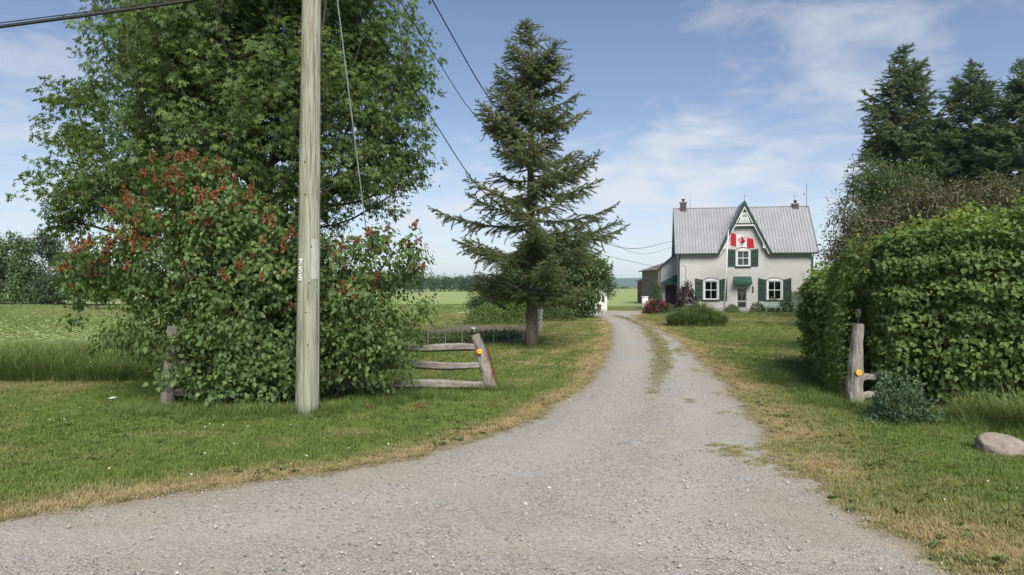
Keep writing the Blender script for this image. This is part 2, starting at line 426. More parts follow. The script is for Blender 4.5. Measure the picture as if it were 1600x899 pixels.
def ground_material():
    m, t, out = new_mat('lawn soil and thatch')
    a = N(t, 'ShaderNodeAttribute', attribute_name='dry')
    n = noise(t, 9, 6, .7); n2 = noise(t, .5, 5, .6); n3 = noise(t, 60, 4, .7)
    col = mix_rgb(t, ramp(t, n, [(.35, 0), (.68, 1)]), (.085, .125, .028), (.145, .190, .046))
    col = mix_rgb(t, ramp(t, n2, [(.45, 0), (.75, .5)]), col, (.165, .175, .058))
    dcol = mix_rgb(t, n3, (.27, .20, .105), (.42, .33, .19))
    f = math_n(t, 'ADD', a.outputs['Fac'], math_n(t, 'MULTIPLY_ADD', n, .5, -.25), clamp=True)
    col = mix_rgb(t, f, col, dcol)
    finish(t, out, col, .95, n3, .5, .02, .1); return m
ground = link('ground', grid_mesh('ground', GX, GY, np.zeros_like(GX), ground_material(), {'dry': dry_g.ravel()}))
prop(ground, 'flat grassy ground of the farm reaching to the horizon', kind='structure')

# the gravel drive: rows of points from edge to edge
NC = 44
s = np.linspace(0, 1, NC)
DX = Ls[:, None, 0]*(1-s)+Rs[:, None, 0]*s; DY = Ls[:, None, 1]*(1-s)+Rs[:, None, 1]*s
ms = mid_strip(DX.ravel(), DY.ravel()).reshape(DX.shape)
edge = np.minimum(seg_dist(DX.ravel(), DY.ravel(), Lc), seg_dist(DX.ravel(), DY.ravel(), Rc)).reshape(DX.shape)
DZ = .006 + .025*np.clip(edge/.6, 0, 1)*(.35+.65*fbm(DX, DY, .8, 4.0)) + .02*ms
trk = np.clip(np.exp(-((s-.30)/.11)**2)+np.exp(-((s-.70)/.11)**2), 0, 1)[None, :]*np.ones((len(Ls), 1))*(.6+.8*(fbm(DX, DY, .5, 15.)-.3))
DZ = DZ-.008*np.clip(trk, 0, 1)*np.clip(edge/.6, 0, 1)
DZ = .006+np.maximum(DZ-.006, 0)*np.clip((np.arange(len(Ls))-NR0-1)/14.0, 0, 1)[:, None]
def gravel_material():
    m, t, out = new_mat('crushed limestone gravel')
    co = N(t, 'ShaderNodeTexCoord').outputs['Object']
    v1 = N(t, 'ShaderNodeTexVoronoi'); v1.inputs['Scale'].default_value = 62; t.links.new(co, v1.inputs['Vector'])
    v2 = N(t, 'ShaderNodeTexVoronoi'); v2.inputs['Scale'].default_value = 120; t.links.new(co, v2.inputs['Vector'])
    n = noise(t, .55, 6, .6, dist=.4); n2 = noise(t, 2.2, 6, .65); n3 = noise(t, 200, 3, .6); nb = noise(t, 7, 5, .7)
    sx = N(t, 'ShaderNodeSeparateColor'); t.links.new(v1.outputs['Color'], sx.inputs[0])
    stone_c = ramp(t, sx.outputs[0], [(0, (.135, .122, .108)), (.3, (.295, .272, .246)), (.75, (.40, .372, .338)), (1, (.54, .51, .47))])
    fine = mix_rgb(t, n3, (.30, .276, .25), (.42, .39, .357))
    cover = ramp(t, n2, [(.30, .35), (.58, 1)])
    col = mix_rgb(t, cover, fine, stone_c)
    col = mix_rgb(t, ramp(t, n, [(.42, 0), (.64, .7)]), col, (.36, .305, .24))
    tk = N(t, 'ShaderNodeAttribute', attribute_name='track')
    tf = math_n(t, 'MULTIPLY', tk.outputs['Fac'], ramp(t, n2, [(.30, .35), (.65, 1)]))
    col = mix_rgb(t, math_n(t, 'MULTIPLY', tf, .5), col, mix_rgb(t, n3, (.42, .39, .358), (.52, .486, .45)))
    col = mix_rgb(t, math_n(t, 'MULTIPLY', ramp(t, nb, [(.57, 0), (.70, .55)]), math_n(t, 'SUBTRACT', 1.0, tf)), col, (.20, .178, .155))
    a = N(t, 'ShaderNodeAttribute', attribute_name='strip')
    e = N(t, 'ShaderNodeAttribute', attribute_name='edge')
    ef = math_n(t, 'SUBTRACT', 1.0, math_n(t, 'ADD', e.outputs['Fac'], math_n(t, 'MULTIPLY_ADD', nb, .9, -.45)), clamp=True)
    col = mix_rgb(t, math_n(t, 'MULTIPLY', ef, .75), col, (.25, .19, .115))
    sf = math_n(t, 'MULTIPLY', a.outputs['Fac'], ramp(t, nb, [(.35, .35), (.6, 1)]))
    col = mix_rgb(t, sf, col, (.17, .13, .055))
    hgt = math_n(t, 'ADD', math_n(t, 'MULTIPLY', v1.outputs['Distance'], -1.0), math_n(t, 'MULTIPLY', v2.outputs['Distance'], -.6))
    hgt = math_n(t, 'MULTIPLY', hgt, math_n(t, 'MULTIPLY_ADD', cover, .7, .3))
    finish(t, out, col, .95, hgt, .8, .013, .1); return m
drive = link('driveway', grid_mesh('driveway', DX, DY, DZ, gravel_material(), {'track': trk.ravel(), 'strip': ms.ravel(), 'edge': np.clip(edge/.35, 0, 1).ravel()}))
prop(drive, 'pale grey gravel driveway curving up to the farmhouse', kind='structure')
mb = MB(); p0, p1 = Ls[0], Rs[0]
mb.add([(-45, -10, .003), (45, -10, .003), (p1[0], p1[1]+.05, .003), (p0[0], p0[1]+.05, .003)], [(0, 1, 2, 3)])
road = mb.build('road', drive.data.materials[0]); prop(road, 'gravel road shoulder at the mouth of the driveway', kind='structure')

# crop field and tracks
def sheet(name, pts, z, mat, label):
    mb = MB(); mb.add([(x, y, z) for x, y in pts], [tuple(range(len(pts)))])
    return prop(mb.build(name, mat), label, kind='structure')
def field_material():
    m, t, out = new_mat('young crop field')
    n = noise(t, .035, 6, .62); n2 = noise(t, 6, 5, .7); n3 = noise(t, .9, 5, .65)
    w = N(t, 'ShaderNodeTexWave'); w.inputs['Scale'].default_value = .55; w.inputs['Distortion'].default_value = 1.2; w.inputs['Detail'].default_value = 3
    mp = N(t, 'ShaderNodeMapping'); mp.inputs['Rotation'].default_value = (0, 0, R(72))
    t.links.new(N(t, 'ShaderNodeTexCoord').outputs['Object'], mp.inputs[0]); t.links.new(mp.outputs[0], w.inputs[0])
    col = mix_rgb(t, ramp(t, n2, [(.3, 0), (.7, 1)]), (.19, .28, .085), (.25, .335, .115))
    col = mix_rgb(t, math_n(t, 'MULTIPLY', w.outputs[0], .35), col, (.31, .32, .15))
    col = mix_rgb(t, ramp(t, n, [(.45, 0), (.68, .6)]), col, (.35, .325, .175))
    col = mix_rgb(t, ramp(t, n3, [(.5, 0), (.75, .3)]), col, (.13, .20, .055))
    finish(t, out, col, .95, n2, .5, .05, .1); return m
fm = field_material()
sheet('crop_field', [(-400, 15.5), (-9.5, 15.5), (-7.5, 27), (-5.6, 38), (-3.0, 52), (-2.0, 66), (9.0, 68), (60, 75), (500, 120), (900, 480), (-700, 480)], .004, fm, 'pale green field of young crops behind the farmyard')
strip_m = plain('dry grass track', (.30, .245, .105), (.21, .19, .07), 3, .95, .3)
sheet('field_track', [(-7.4, 24.5), (-2.6, 37.0), (-1.2, 48), (-2.9, 50), (-5.4, 37.5), (-9.3, 25)], .009, strip_m, 'dry yellow grass track beside the crop field')
soil_m = plain('garden soil', (.19, .145, .095), (.11, .085, .055), 8, .95, .5)
sheet('garden_bed', [(-4.6, 20.8), (0.5, 25.2), (1.2, 34), (-2.2, 35), (-6.2, 24.0)], .014, soil_m, 'bare soil vegetable bed behind the rail fence')

# ------------------------------------------------------------------ scattering
def scatter(name, pts, rot, scl, pick, protos, attrs=None):
    """points carrying rotation, scale and kind; each point gets one small tuft mesh"""
    me = bpy.data.meshes.new(name); n = len(pts)
    me.vertices.add(n); me.vertices.foreach_set('co', np.asarray(pts, np.float32).ravel())
    a = me.attributes.new('rot', 'FLOAT_VECTOR', 'POINT'); a.data.foreach_set('vector', np.asarray(rot, np.float32).ravel())
    a = me.attributes.new('scl', 'FLOAT_VECTOR', 'POINT'); a.data.foreach_set('vector', np.asarray(scl, np.float32).ravel())
    a = me.attributes.new('pick', 'INT', 'POINT'); a.data.foreach_set('value', np.asarray(pick, np.int32))
    for k, v in (attrs or {}).items():
        a = me.attributes.new(k, 'FLOAT', 'POINT'); a.data.foreach_set('value', np.asarray(v, np.float32))
    o = link(name, me)
    g = bpy.data.node_groups.new(name + '_scatter', 'GeometryNodeTree')
    g.interface.new_socket('Geometry', in_out='INPUT', socket_type='NodeSocketGeometry')
    g.interface.new_socket('Geometry', in_out='OUTPUT', socket_type='NodeSocketGeometry')
    gi, go = N(g, 'NodeGroupInput'), N(g, 'NodeGroupOutput')
    jn = N(g, 'GeometryNodeJoinGeometry')
    for pr in reversed(protos):
        oi = N(g, 'GeometryNodeObjectInfo'); oi.inputs['Object'].default_value = pr; oi.inputs['As Instance'].default_value = False
        gt = N(g, 'GeometryNodeGeometryToInstance'); g.links.new(oi.outputs['Geometry'], gt.inputs[0]); g.links.new(gt.outputs[0], jn.inputs[0])
    def na(nm, ty):
        x = N(g, 'GeometryNodeInputNamedAttribute', data_type=ty); x.inputs[0].default_value = nm
        return x.outputs['Attribute']
    ip = N(g, 'GeometryNodeInstanceOnPoints')
    g.links.new(gi.outputs[0], ip.inputs['Points']); g.links.new(jn.outputs[0], ip.inputs['Instance'])
    ip.inputs['Pick Instance'].default_value = True
    g.links.new(na('pick', 'INT'), ip.inputs['Instance Index'])
    er = N(g, 'FunctionNodeEulerToRotation'); g.links.new(na('rot', 'FLOAT_VECTOR'), er.inputs[0]); g.links.new(er.outputs[0], ip.inputs['Rotation'])
    g.links.new(na('scl', 'FLOAT_VECTOR'), ip.inputs['Scale']); g.links.new(ip.outputs[0], go.inputs[0])
    md = o.modifiers.new('scatter', 'NODES'); md.node_group = g
    return o
def blades(name, n, radius, h, w, mat, lean=.5, bend=.5, seed=0, segs=2):
    r_ = np.random.default_rng(seed)
    V = []; Q = []; T = []; ft = []
    for i in range(n):
        a, rr = r_.uniform(0, 2*math.pi), radius*math.sqrt(r_.uniform())
        b = np.array([rr*math.cos(a), rr*math.sin(a), -.004]); hh = h*r_.uniform(.45, 1.1); la = r_.uniform(0, 2*math.pi)
        ld = np.array([math.cos(la), math.sin(la), 0]); sd2 = np.array([-ld[1], ld[0], 0])
        l = lean*r_.uniform(.2, 1); k = bend*r_.uniform(.2, 1); tint = r_.uniform()
        base = len(V)
        for j in range(segs):
            t = j/segs; c = b+ld*hh*(l*t+k*t*t)+np.array([0, 0, hh*(t-.35*k*t*t)]); ww = w*(1-.45*t)/2
            V += [c-sd2*ww, c+sd2*ww]
        t = 1; V.append(b+ld*hh*(l+k)+np.array([0, 0, hh*(1-.35*k)]))
        for j in range(segs-1): Q.append((base+2*j, base+2*j+1, base+2*j+3, base+2*j+2)); ft.append((0, tint))
        T.append((base+2*segs-2, base+2*segs-1, base+2*segs)); ft.append((1, tint))
    fa = [x for k_, x in ft if k_ == 0]+[x for k_, x in ft if k_ == 1]
    me = np_mesh(name, np.array(V), Q if Q else None, T, mat, {'tint': fa})
    return bpy.data.objects.new(name, me)

FIELD_EDGE = lambda x, y: (x < -8.6) & (y > 14.6)
GARDEN = np.array([(-4.9, 20.5), (0.7, 25.0), (1.3, 34), (-2.2, 35.2), (-6.4, 24.1)])
def sample_view(dmin, dmax, n, umin=-60, umax=1660, power=1.0):
    t = rng.uniform(size=n)
    d = (dmin**power + t*(dmax**power-dmin**power))**(1/power)
    u = rng.uniform(umin, umax, n); return (u-800)/F*d, d
lawn_protos = [blades('lawn_tuft', 34, .075, .062, .0065, M['grass'], .7, .6, i) for i in range(4)]
X = []; Y = []; S = []
for d0, d1, n, sc in ((4.2, 9, 17000, 1.0), (9, 16, 30000, 1.15), (16, 30, 30000, 1.7), (30, 58, 26000, 2.7)):
    x, y = sample_view(d0, d1, n, power=2.0); X.append(x); Y.append(y); S.append(np.full(n, sc))
X, Y, S = map(np.concatenate, (X, Y, S))
ind = inside(X, Y, DRIVE); strip = mid_strip(X, Y)
de = np.minimum(seg_dist(X, Y, Lc), seg_dist(X, Y, Rc))
keep = (~ind) | (strip > rng.uniform(.05, .9, len(X))) | (ind & (de < .22*rng.uniform(0, 1, len(X))**2))
# a little grass strays into the loose gravel on the right
stray = ind & (fbm(X, Y, 1.3, 21.0)-.14*seg_dist(X, Y, Rc) > .58) & (seg_dist(X, Y, Rc) < 1.0) & (rng.uniform(size=len(X)) < .35)
keep |= stray
keep &= ~FIELD_EDGE(X, Y) & ~inside(X, Y, GARDEN)
keep &= ~((Y > 50) & (X < 9)) 
X, Y, S, ind, strip = X[keep], Y[keep], S[keep], ind[keep], strip[keep]
dry = np.where(ind, .62, dryness(X, Y)); dry = np.where(strip > .2, .30+.3*fbm(X, Y, 1.5, 3.), dry)
hs = np.where(ind, .55, 1.0)*rng.uniform(.6, 1.3, len(X))*(.45+1.15*fbm(X, Y, .9, 5.0))
hs *= np.where(dry > .6, .75, 1.0)
n = len(X)
rot = np.stack([rng.normal(0, .12, n), rng.normal(0, .12, n), rng.uniform(0, 6.28, n)], 1)
lawn = scatter('lawn_grass', np.stack([X, Y, np.where(ind, .02, 0)], 1), rot, np.stack([S, S, hs*np.minimum(S, 1.7)**.5], 1), rng.integers(0, 4, n), lawn_protos, {'dry': np.clip(dry+rng.normal(0, .08, n), 0, 1)})
prop(lawn, 'short mown lawn grass, straw coloured along the driveway', 'grass', kind='stuff')

# clover heads and small broadleaf weeds in the lawn
def flower_dot(name, mat, r=.012, h=.06):
    mb = MB(); mb.tube([(0, 0, 0), (.004, 0, h)], .0022, 4)
    for k in range(9):
        a, e = k*2.4, .2+.13*k
        c = Vector((math.cos(a)*math.cos(e), math.sin(a)*math.cos(e), math.sin(e)))*r
        q = c.orthogonal().normalized()*r*.7; p = c.cross(q).normalized()*r*.7
        b = Vector((.004, 0, h)); mb.add([b+c-q-p, b+c+q-p, b+c+q+p, b+c-q+p], [(0, 1, 2, 3)])
    me = mb.mesh(name, mat); at_ = me.attributes.new('tint', 'FLOAT', 'FACE'); at_.data.foreach_set('value', [.6]*len(me.polygons))
    return bpy.data.objects.new(name, me)
x, y = sample_view(5.2, 24, 900, power=1.6)
k = (~inside(x, y, DRIVE)) & ~FIELD_EDGE(x, y) & (fbm(x, y, .35, 31.0) > .5) & (dryness(x, y) < .5)
x, y = x[k], y[k]; n = len(x)
clover = scatter('clover_flowers', np.stack([x, y, np.zeros(n)], 1), np.stack([np.zeros(n), np.zeros(n), rng.uniform(0, 6, n)], 1), np.repeat(rng.uniform(.4, .85, n)[:, None], 3, 1), np.zeros(n), [flower_dot('clover_head', M['petal_white'])])
prop(clover, 'tiny white clover flowers dotted over the lawn', 'flowers', kind='stuff')
def weed_proto(name, n, r, seed, mat):
    r_ = np.random.default_rng(seed); mb = MB()
    for i in range(n):
        a = r_.uniform(0, 6.28); l = r*r_.uniform(.5, 1); w = l*.28; z = l*r_.uniform(.15, .7)
        d = Vector((math.cos(a), math.sin(a), 0)); sdv = Vector((-d.y, d.x, 0))
        mb.add([(0, 0, 0), d*l*.5+sdv*w+Vector((0, 0, z)), d*l+Vector((0, 0, z*.6)), d*l*.5-sdv*w+Vector((0, 0, z*.95))], [(0, 1, 2), (0, 2, 3)])
    me = mb.mesh(name, mat); at_ = me.attributes.new('tint', 'FLOAT', 'FACE'); at_.data.foreach_set('value', list(r_.uniform(size=len(me.polygons))))
    return bpy.data.objects.new(name, me)
wp = [weed_proto('weed_rosette', 14, .09, i, M['weed']) for i in range(3)]
x, y = sample_view(4.5, 22, 6500, power=1.5)
ind = inside(x, y, DRIVE); dr_ = seg_dist(x, y, Rc)
k = (~ind & (fbm(x, y, .6, 41.0) > .515) & ~FIELD_EDGE(x, y)) | (ind & (dr_ < .35) & (fbm(x, y, 1.1, 12.) > .58) & (rng.uniform(size=len(x)) < .3))
x, y = x[k], y[k]
x = np.concatenate([x, rng.normal(3.3, .10, 18), rng.normal(3.95, .12, 12)]); y = np.concatenate([y, rng.normal(4.98, .07, 18), rng.normal(7.6, .1, 12)])
n = len(x)
weeds = scatter('lawn_weeds', np.stack([x, y, np.full(n, .008)], 1), np.stack([rng.normal(0, .15, n), rng.normal(0, .15, n), rng.uniform(0, 6, n)], 1), np.repeat(rng.uniform(.35, .9, n)[:, None], 3, 1), rng.integers(0, 3, n), wp, {'dry': rng.uniform(0, .25, n)})
prop(weeds, 'low broadleaf weeds among the lawn grass and gravel edge', 'weeds', kind='stuff')

# loose stones on the drive
M['pebble'] = None
def pebble_mat():
    m, t, out = new_mat('loose limestone'); oi = N(t, 'ShaderNodeObjectInfo')
    col = ramp(t, oi.outputs['Random'], [(0, (.19, .174, .157)), (.4, (.31, .288, .262)), (.85, (.40, .376, .345)), (1, (.50, .475, .44))])
    finish(t, out, col, .9, noise(t, 80, 3), .2, .004, .2); return m
pm = pebble_mat()
def pebble(seed):
    r_ = np.random.default_rng(seed); bm = bmesh.new(); bmesh.ops.create_icosphere(bm, subdivisions=1, radius=.011)
    for v in bm.verts: v.co = Vector((v.co.x*r_.uniform(.7, 1.3), v.co.y*r_.uniform(.7, 1.2), v.co.z*r_.uniform(.4, .8)))
    me = bpy.data.meshes.new('pebble'); bm.to_mesh(me); bm.free(); me.materials.append(pm)
    return bpy.data.objects.new('pebble', me)
x, y = sample_view(4.3, 17, 60000, power=1.2)
ind = inside(x, y, DRIVE); dd = np.minimum(seg_dist(x, y, Lc), seg_dist(x, y, Rc))
k = (ind & (fbm(x, y, .9, 51.) + rng.normal(0, .10, len(x)) > .47)) | (~ind & (dd < .25) & (rng.uniform(size=len(x)) < .3))
x, y = x[k], y[k]; n = len(x)
zz = .018+.012*np.clip(dd[k]/.6, 0, 1)
sc = np.exp(rng.normal(-.75, .45, n)); sc = np.clip(sc, .2, 2.2)
peb = scatter('loose_gravel', np.stack([x, y, zz], 1), rng.uniform(-.5, .5, (n, 3))+np.array([0, 0, 1])*rng.uniform(0, 6, (n, 1)), np.repeat(sc[:, None], 3, 1), rng.integers(0, 5, n), [pebble(i) for i in range(5)])
prop(peb, 'loose grey limestone chips lying on the driveway', 'gravel', kind='stuff')

# tall grass: field margin, foot of the lilac and pole, foot of the hedge
tall = [blades('tall_tuft', 34, .12, .52, .008, M['tallgrass'], .45, .9, 60+i, 3) for i in range(3)] + [blades('mid_tuft', 40, .11, .24, .007, M['tallgrass'], .6, .8, 70+i, 3) for i in range(2)]
P = []; 
def strew(n, x0, x1, y0, y1, smin, smax, picks, dryv=.1):
    x = rng.uniform(x0, x1, n); y = rng.uniform(y0, y1, n)
    for a, b in zip(x, y): P.append((a, b, rng.uniform(smin, smax), random.choice(picks), dryv+rng.normal(0, .1)))
def strew_line(n, pts, wid, smin, smax, picks, dryv=.1):
    pts = catmull(pts, 12)
    for i in range(n):
        t = rng.uniform(0, len(pts)-1.001); j = int(t); p = pts[j]*(1-t+j)+pts[j+1]*(t-j)
        P.append((p[0]+rng.normal(0, wid), p[1]+rng.normal(0, wid), rng.uniform(smin, smax), random.choice(picks), dryv+rng.normal(0, .1)))
strew(2600, -18, -8.1, 14.2, 16.6, .7, 1.35, (0, 1, 2), .10)
strew(900, -9.0, -6.0, 14.4, 17.0, .5, 1.1, (0, 1, 2, 3), .08)
strew(1300, -18, -8.0, 16.6, 23, .4, .9, (1, 3, 4), .25)
strew_line(620, [(-6.3, 11.0), (-5.0, 10.75), (-3.6, 10.75), (-2.6, 11.3), (-1.4, 12.6)], .28, .4, .95, (3, 4), .05)
strew_line(70, [(-3.45, 10.75), (-2.9, 10.7), (-2.8, 11.0)], .10, .6, 1.1, (3, 4), .05)
strew_line(90, [(-1.2, 13.3), (-.5, 13.25), (-.1, 13.3)], .16, .5, .9, (3, 4), .05)
strew_line(900, [(5.2, 11.8), (6.0, 10.7), (6.9, 9.6), (8.2, 8.9), (9.5, 8.4)], .26, .4, .95, (3, 4), .06)
strew_line(230, [(6.9, 9.9), (7.6, 9.2), (9.5, 8.6)], .3, .6, 1.15, (0, 1, 2), .22)
strew_line(240, [(5.6, 12.2), (5.6, 14.0), (6.0, 16.0)], .2, .4, .9, (3, 4), .1)
strew_line(60, [(.2, 21.8), (.65, 21.6), (.95, 21.9)], .15, .4, .7, (3, 4), .05)
strew_line(60, [(6.7, 9.05), (7.2, 8.75), (7.9, 8.5)], .10, .5, .9, (3, 4), .05)
P = np.array(P); n = len(P); P[:, 2] *= .55+.9*fbm(P[:, 0], P[:, 1], .8, 44.)
tg = scatter('tall_grass', np.stack([P[:, 0], P[:, 1], np.zeros(n)], 1), np.stack([rng.normal(0, .1, n), rng.normal(0, .1, n), rng.uniform(0, 6, n)], 1), np.repeat(P[:, 2:3], 3, 1), P[:, 3].astype(int), tall, {'dry': np.clip(P[:, 4], 0, 1)})
prop(tg, 'uncut tall green grass along the field margin, fence and hedge foot', 'tall grass', kind='stuff')

# crop plants on the near field
crop_p = [weed_proto('crop_plant', 16, .16, 90+i, M['crop']) for i in range(3)]
x, y = sample_view(15.5, 75, 30000, -60, 760, power=1.5)
k = (x < -8.8-(y-15)*.02+np.clip((y-24)*.19, 0, 6)) & (y > 16.5)
x, y = x[k], y[k]; n = len(x)
x = np.round((x+y*.32)/.38)*.38-y*.32+rng.normal(0, .03, n)
cs = rng.uniform(.28, .6, n)*(1+np.clip((y-25)/45, 0, 1)*.7)
crop = scatter('crop_plants', np.stack([x, y, np.full(n, .006)], 1), np.stack([rng.normal(0, .2, n), rng.normal(0, .2, n), rng.uniform(0, 6, n)], 1), np.repeat(cs[:, None], 3, 1), rng.integers(0, 3, n), crop_p, {'dry': np.clip((fbm(x, y, .12, 61.)-.42)*1.6, 0, .7)})
prop(crop, 'low young crop plants in rows across the left field', 'crops', kind='stuff')

# ------------------------------------------------------------------ trees
def colonize(att, roots, step, infl, kill, iters=200):
    nodes = [np.array(r, float) for r in roots[0]]; par = list(roots[1])
    A = np.asarray(att, float); nd = np.array(nodes)
    D = np.linalg.norm(A[:, None]-nd[None], axis=2); near = D.argmin(1); dist = D.min(1)
    alive = np.ones(len(A), bool)
    grown = {}
    for _ in range(iters):
        act = alive & (dist < infl)
        if not act.any(): break
        idx = near[act]; vec = A[act]-nd[idx]; vec /= np.linalg.norm(vec, axis=1)[:, None]+1e-9
        acc = np.zeros((len(nd), 3)); np.add.at(acc, idx, vec)
        who = np.unique(idx); new = []
        for i in who:
            d = acc[i]; l = np.linalg.norm(d)
            if l < .05: d = rng.normal(size=3); l = np.linalg.norm(d)
            d = d/l
            key = (i, tuple(np.round(d, 1)))
            if key in grown: d = d+rng.normal(0, .5, 3); d /= np.linalg.norm(d)
            if grown.get(i, 0) > 4: continue
            grown[key] = 1; grown[i] = grown.get(i, 0)+1
            new.append(nd[i]+d*step); par.append(int(i))
        if not new: break
        new = np.array(new); b = len(nd); nd = np.vstack([nd, new])
        Dn = np.linalg.norm(A[:, None]-new[None], axis=2); mn = Dn.min(1); am = Dn.argmin(1)+b
        upd = mn < dist; near[upd] = am[upd]; dist[upd] = mn[upd]
        alive &= dist > kill
    return nd, np.array(par)
def radii(par, tip, p=2.3, cap=None):
    n = len(par); r = np.zeros(n); cnt = np.zeros(n, int)
    for i in range(n-1, -1, -1):
        if r[i] == 0: r[i] = tip**p
        if par[i] >= 0: r[par[i]] += r[i]; cnt[par[i]] += 1
    r = r**(1/p)
    if cap is not None:
        r = r*min(1.0, cap/r.max()) if r.max() > cap else r
    return r, cnt
def limbs(name, nd, par, r, mat, parent, rmin=0.0, sides=6):
    k = np.where((par >= 0) & (r >= rmin))[0]
    a, b = nd[par[k]], nd[k]; ra = np.minimum(r[par[k]], r[k]*1.7); rb = r[k]
    d = b-a; L = np.linalg.norm(d, axis=1)[:, None]; d = d/(L+1e-9)
    a = a-d*ra[:, None]*.4
    ref = np.where(np.abs(d[:, 2:3]) < .8, np.array([[0, 0, 1.]]), np.array([[1., 0, 0]]))
    u = np.cross(d, ref); u /= np.linalg.norm(u, axis=1)[:, None]; w = np.cross(d, u)
    th = np.arange(sides)*2*math.pi/sides
    ring = u[:, None]*np.cos(th)[None, :, None]+w[:, None]*np.sin(th)[None, :, None]
    V = np.concatenate([a[:, None]+ring*ra[:, None, None], b[:, None]+ring*rb[:, None, None]], 1)
    base = (np.arange(len(k))*2*sides)[:, None]
    i = np.arange(sides); q = np.stack([i, (i+1) % sides, sides+(i+1) % sides, sides+i], 1)
    Q = (base[:, None, :]+q[None]).reshape(-1, 4)
    return link(name, np_mesh(name, V, Q, mat=mat, smooth=True), parent)

LEAF = {
 'maple': (np.array([(0,0,0),(0,1,-.12),(-.20,.52,.03),(.20,.52,.03),(-.52,.66,-.10),(-.30,.14,-.02),(.52,.66,-.10),(.30,.14,-.02)], float),
           [(0,3,1,2)], [(2,4,5),(3,7,6)]),
 'heart': (np.array([(0,0,0),(-.36,.20,.08),(-.30,.56,.07),(0,1,-.10),(.30,.56,.07),(.36,.20,.08)], float), [(0,3,2,1),(0,5,4,3)], None),
 'oval': (np.array([(0,0,0),(-.27,.45,.07),(0,1,-.10),(.27,.45,.07)], float), None, [(0,2,1),(0,3,2)]),
}
def leaf_cloud(name, pos, dirv, nrm, size, tint, kind, mat, parent):
    P0, q, t = LEAF[kind]
    y = dirv/(np.linalg.norm(dirv, axis=1)[:, None]+1e-9)
    x = np.cross(y, nrm); x /= np.linalg.norm(x, axis=1)[:, None]+1e-9
    z = np.cross(x, y)
    V = pos[:, None]+size[:, None, None]*(x[:, None]*P0[None, :, 0:1]+y[:, None]*P0[None, :, 1:2]+z[:, None]*P0[None, :, 2:3])
    base = np.arange(len(pos))[:, None, None]*len(P0)
    Q = (base+np.array(q)[None]).reshape(-1, 4) if q else None
    T = (base+np.array(t)[None]).reshape(-1, 3) if t else None
    fa = np.concatenate([np.repeat(tint, len(q)) if q else np.zeros(0), np.repeat(tint, len(t)) if t else np.zeros(0)])
    return np_mesh(name, V, Q, T, mat, {'tint': np.clip(fa, 0, 1)})
def sprays(anchor, adir, per, reach, size, droop=.35, flat=.6, tvar=.25, tlow=.0, face=.4, fdir=None):
    """a handful of leaves about each twig end"""
    n = len(anchor)*per
    a = np.repeat(anchor, per, 0); d = np.repeat(adir, per, 0)
    off = rng.normal(size=(n, 3)); off /= np.linalg.norm(off, axis=1)[:, None]
    off *= (rng.uniform(size=(n, 1))**.5)*reach; off[:, 2] *= flat
    pos = a+off+d*rng.uniform(-.3, .8, (n, 1))*reach
    dv = off/reach*.9+d*.5+rng.normal(0, .35, (n, 3)); dv[:, 2] -= droop*rng.uniform(.4, 1.8, n)
    nr = np.array([0, 0, 1.])+rng.normal(0, .45, (n, 3))+off/reach*face+np.repeat(fdir, per, 0)*face if fdir is not None else np.array([0, 0, 1.])+rng.normal(0, .45, (n, 3))+off/reach*face
    ct = np.repeat(rng.normal(.42, .17, len(anchor)), per)
    return pos, dv, nr, size*rng.uniform(.5, 1.3, n), ct+rng.normal(0, tvar*.75, n)+tlow
def blob_points(blobs, n, shell=.55):
    """points in a union of ellipsoids (centre, radii), pushed to their outer part"""
    vol = np.array([b[1][0]*b[1][1]*b[1][2] for b in blobs])**.8; vol /= vol.sum()
    out = []
    for (c, r), f in zip(blobs, vol):
        k = max(6, int(n*f)); v = rng.normal(size=(k, 3)); v /= np.linalg.norm(v, axis=1)[:, None]
        rr = shell+(1-shell)*rng.uniform(size=(k, 1))**.7
        rr = np.where(rng.uniform(size=(k, 1)) < .25, rng.uniform(size=(k, 1))**.5*shell, rr)
        out.append(np.array(c)+v*rr*np.array(r))
    return np.vstack(out)
def stem(base, top, n, wob=.06):
    base, top = np.array(base, float), np.array(top, float); pts = []; pr = []
    for i in range(n):
        t = i/(n-1); pts.append(base*(1-t)+top*t+np.array([rng.normal(0, wob), rng.normal(0, wob), 0])*(0 if i == 0 else 1)); pr.append(i-1)
    return pts, pr
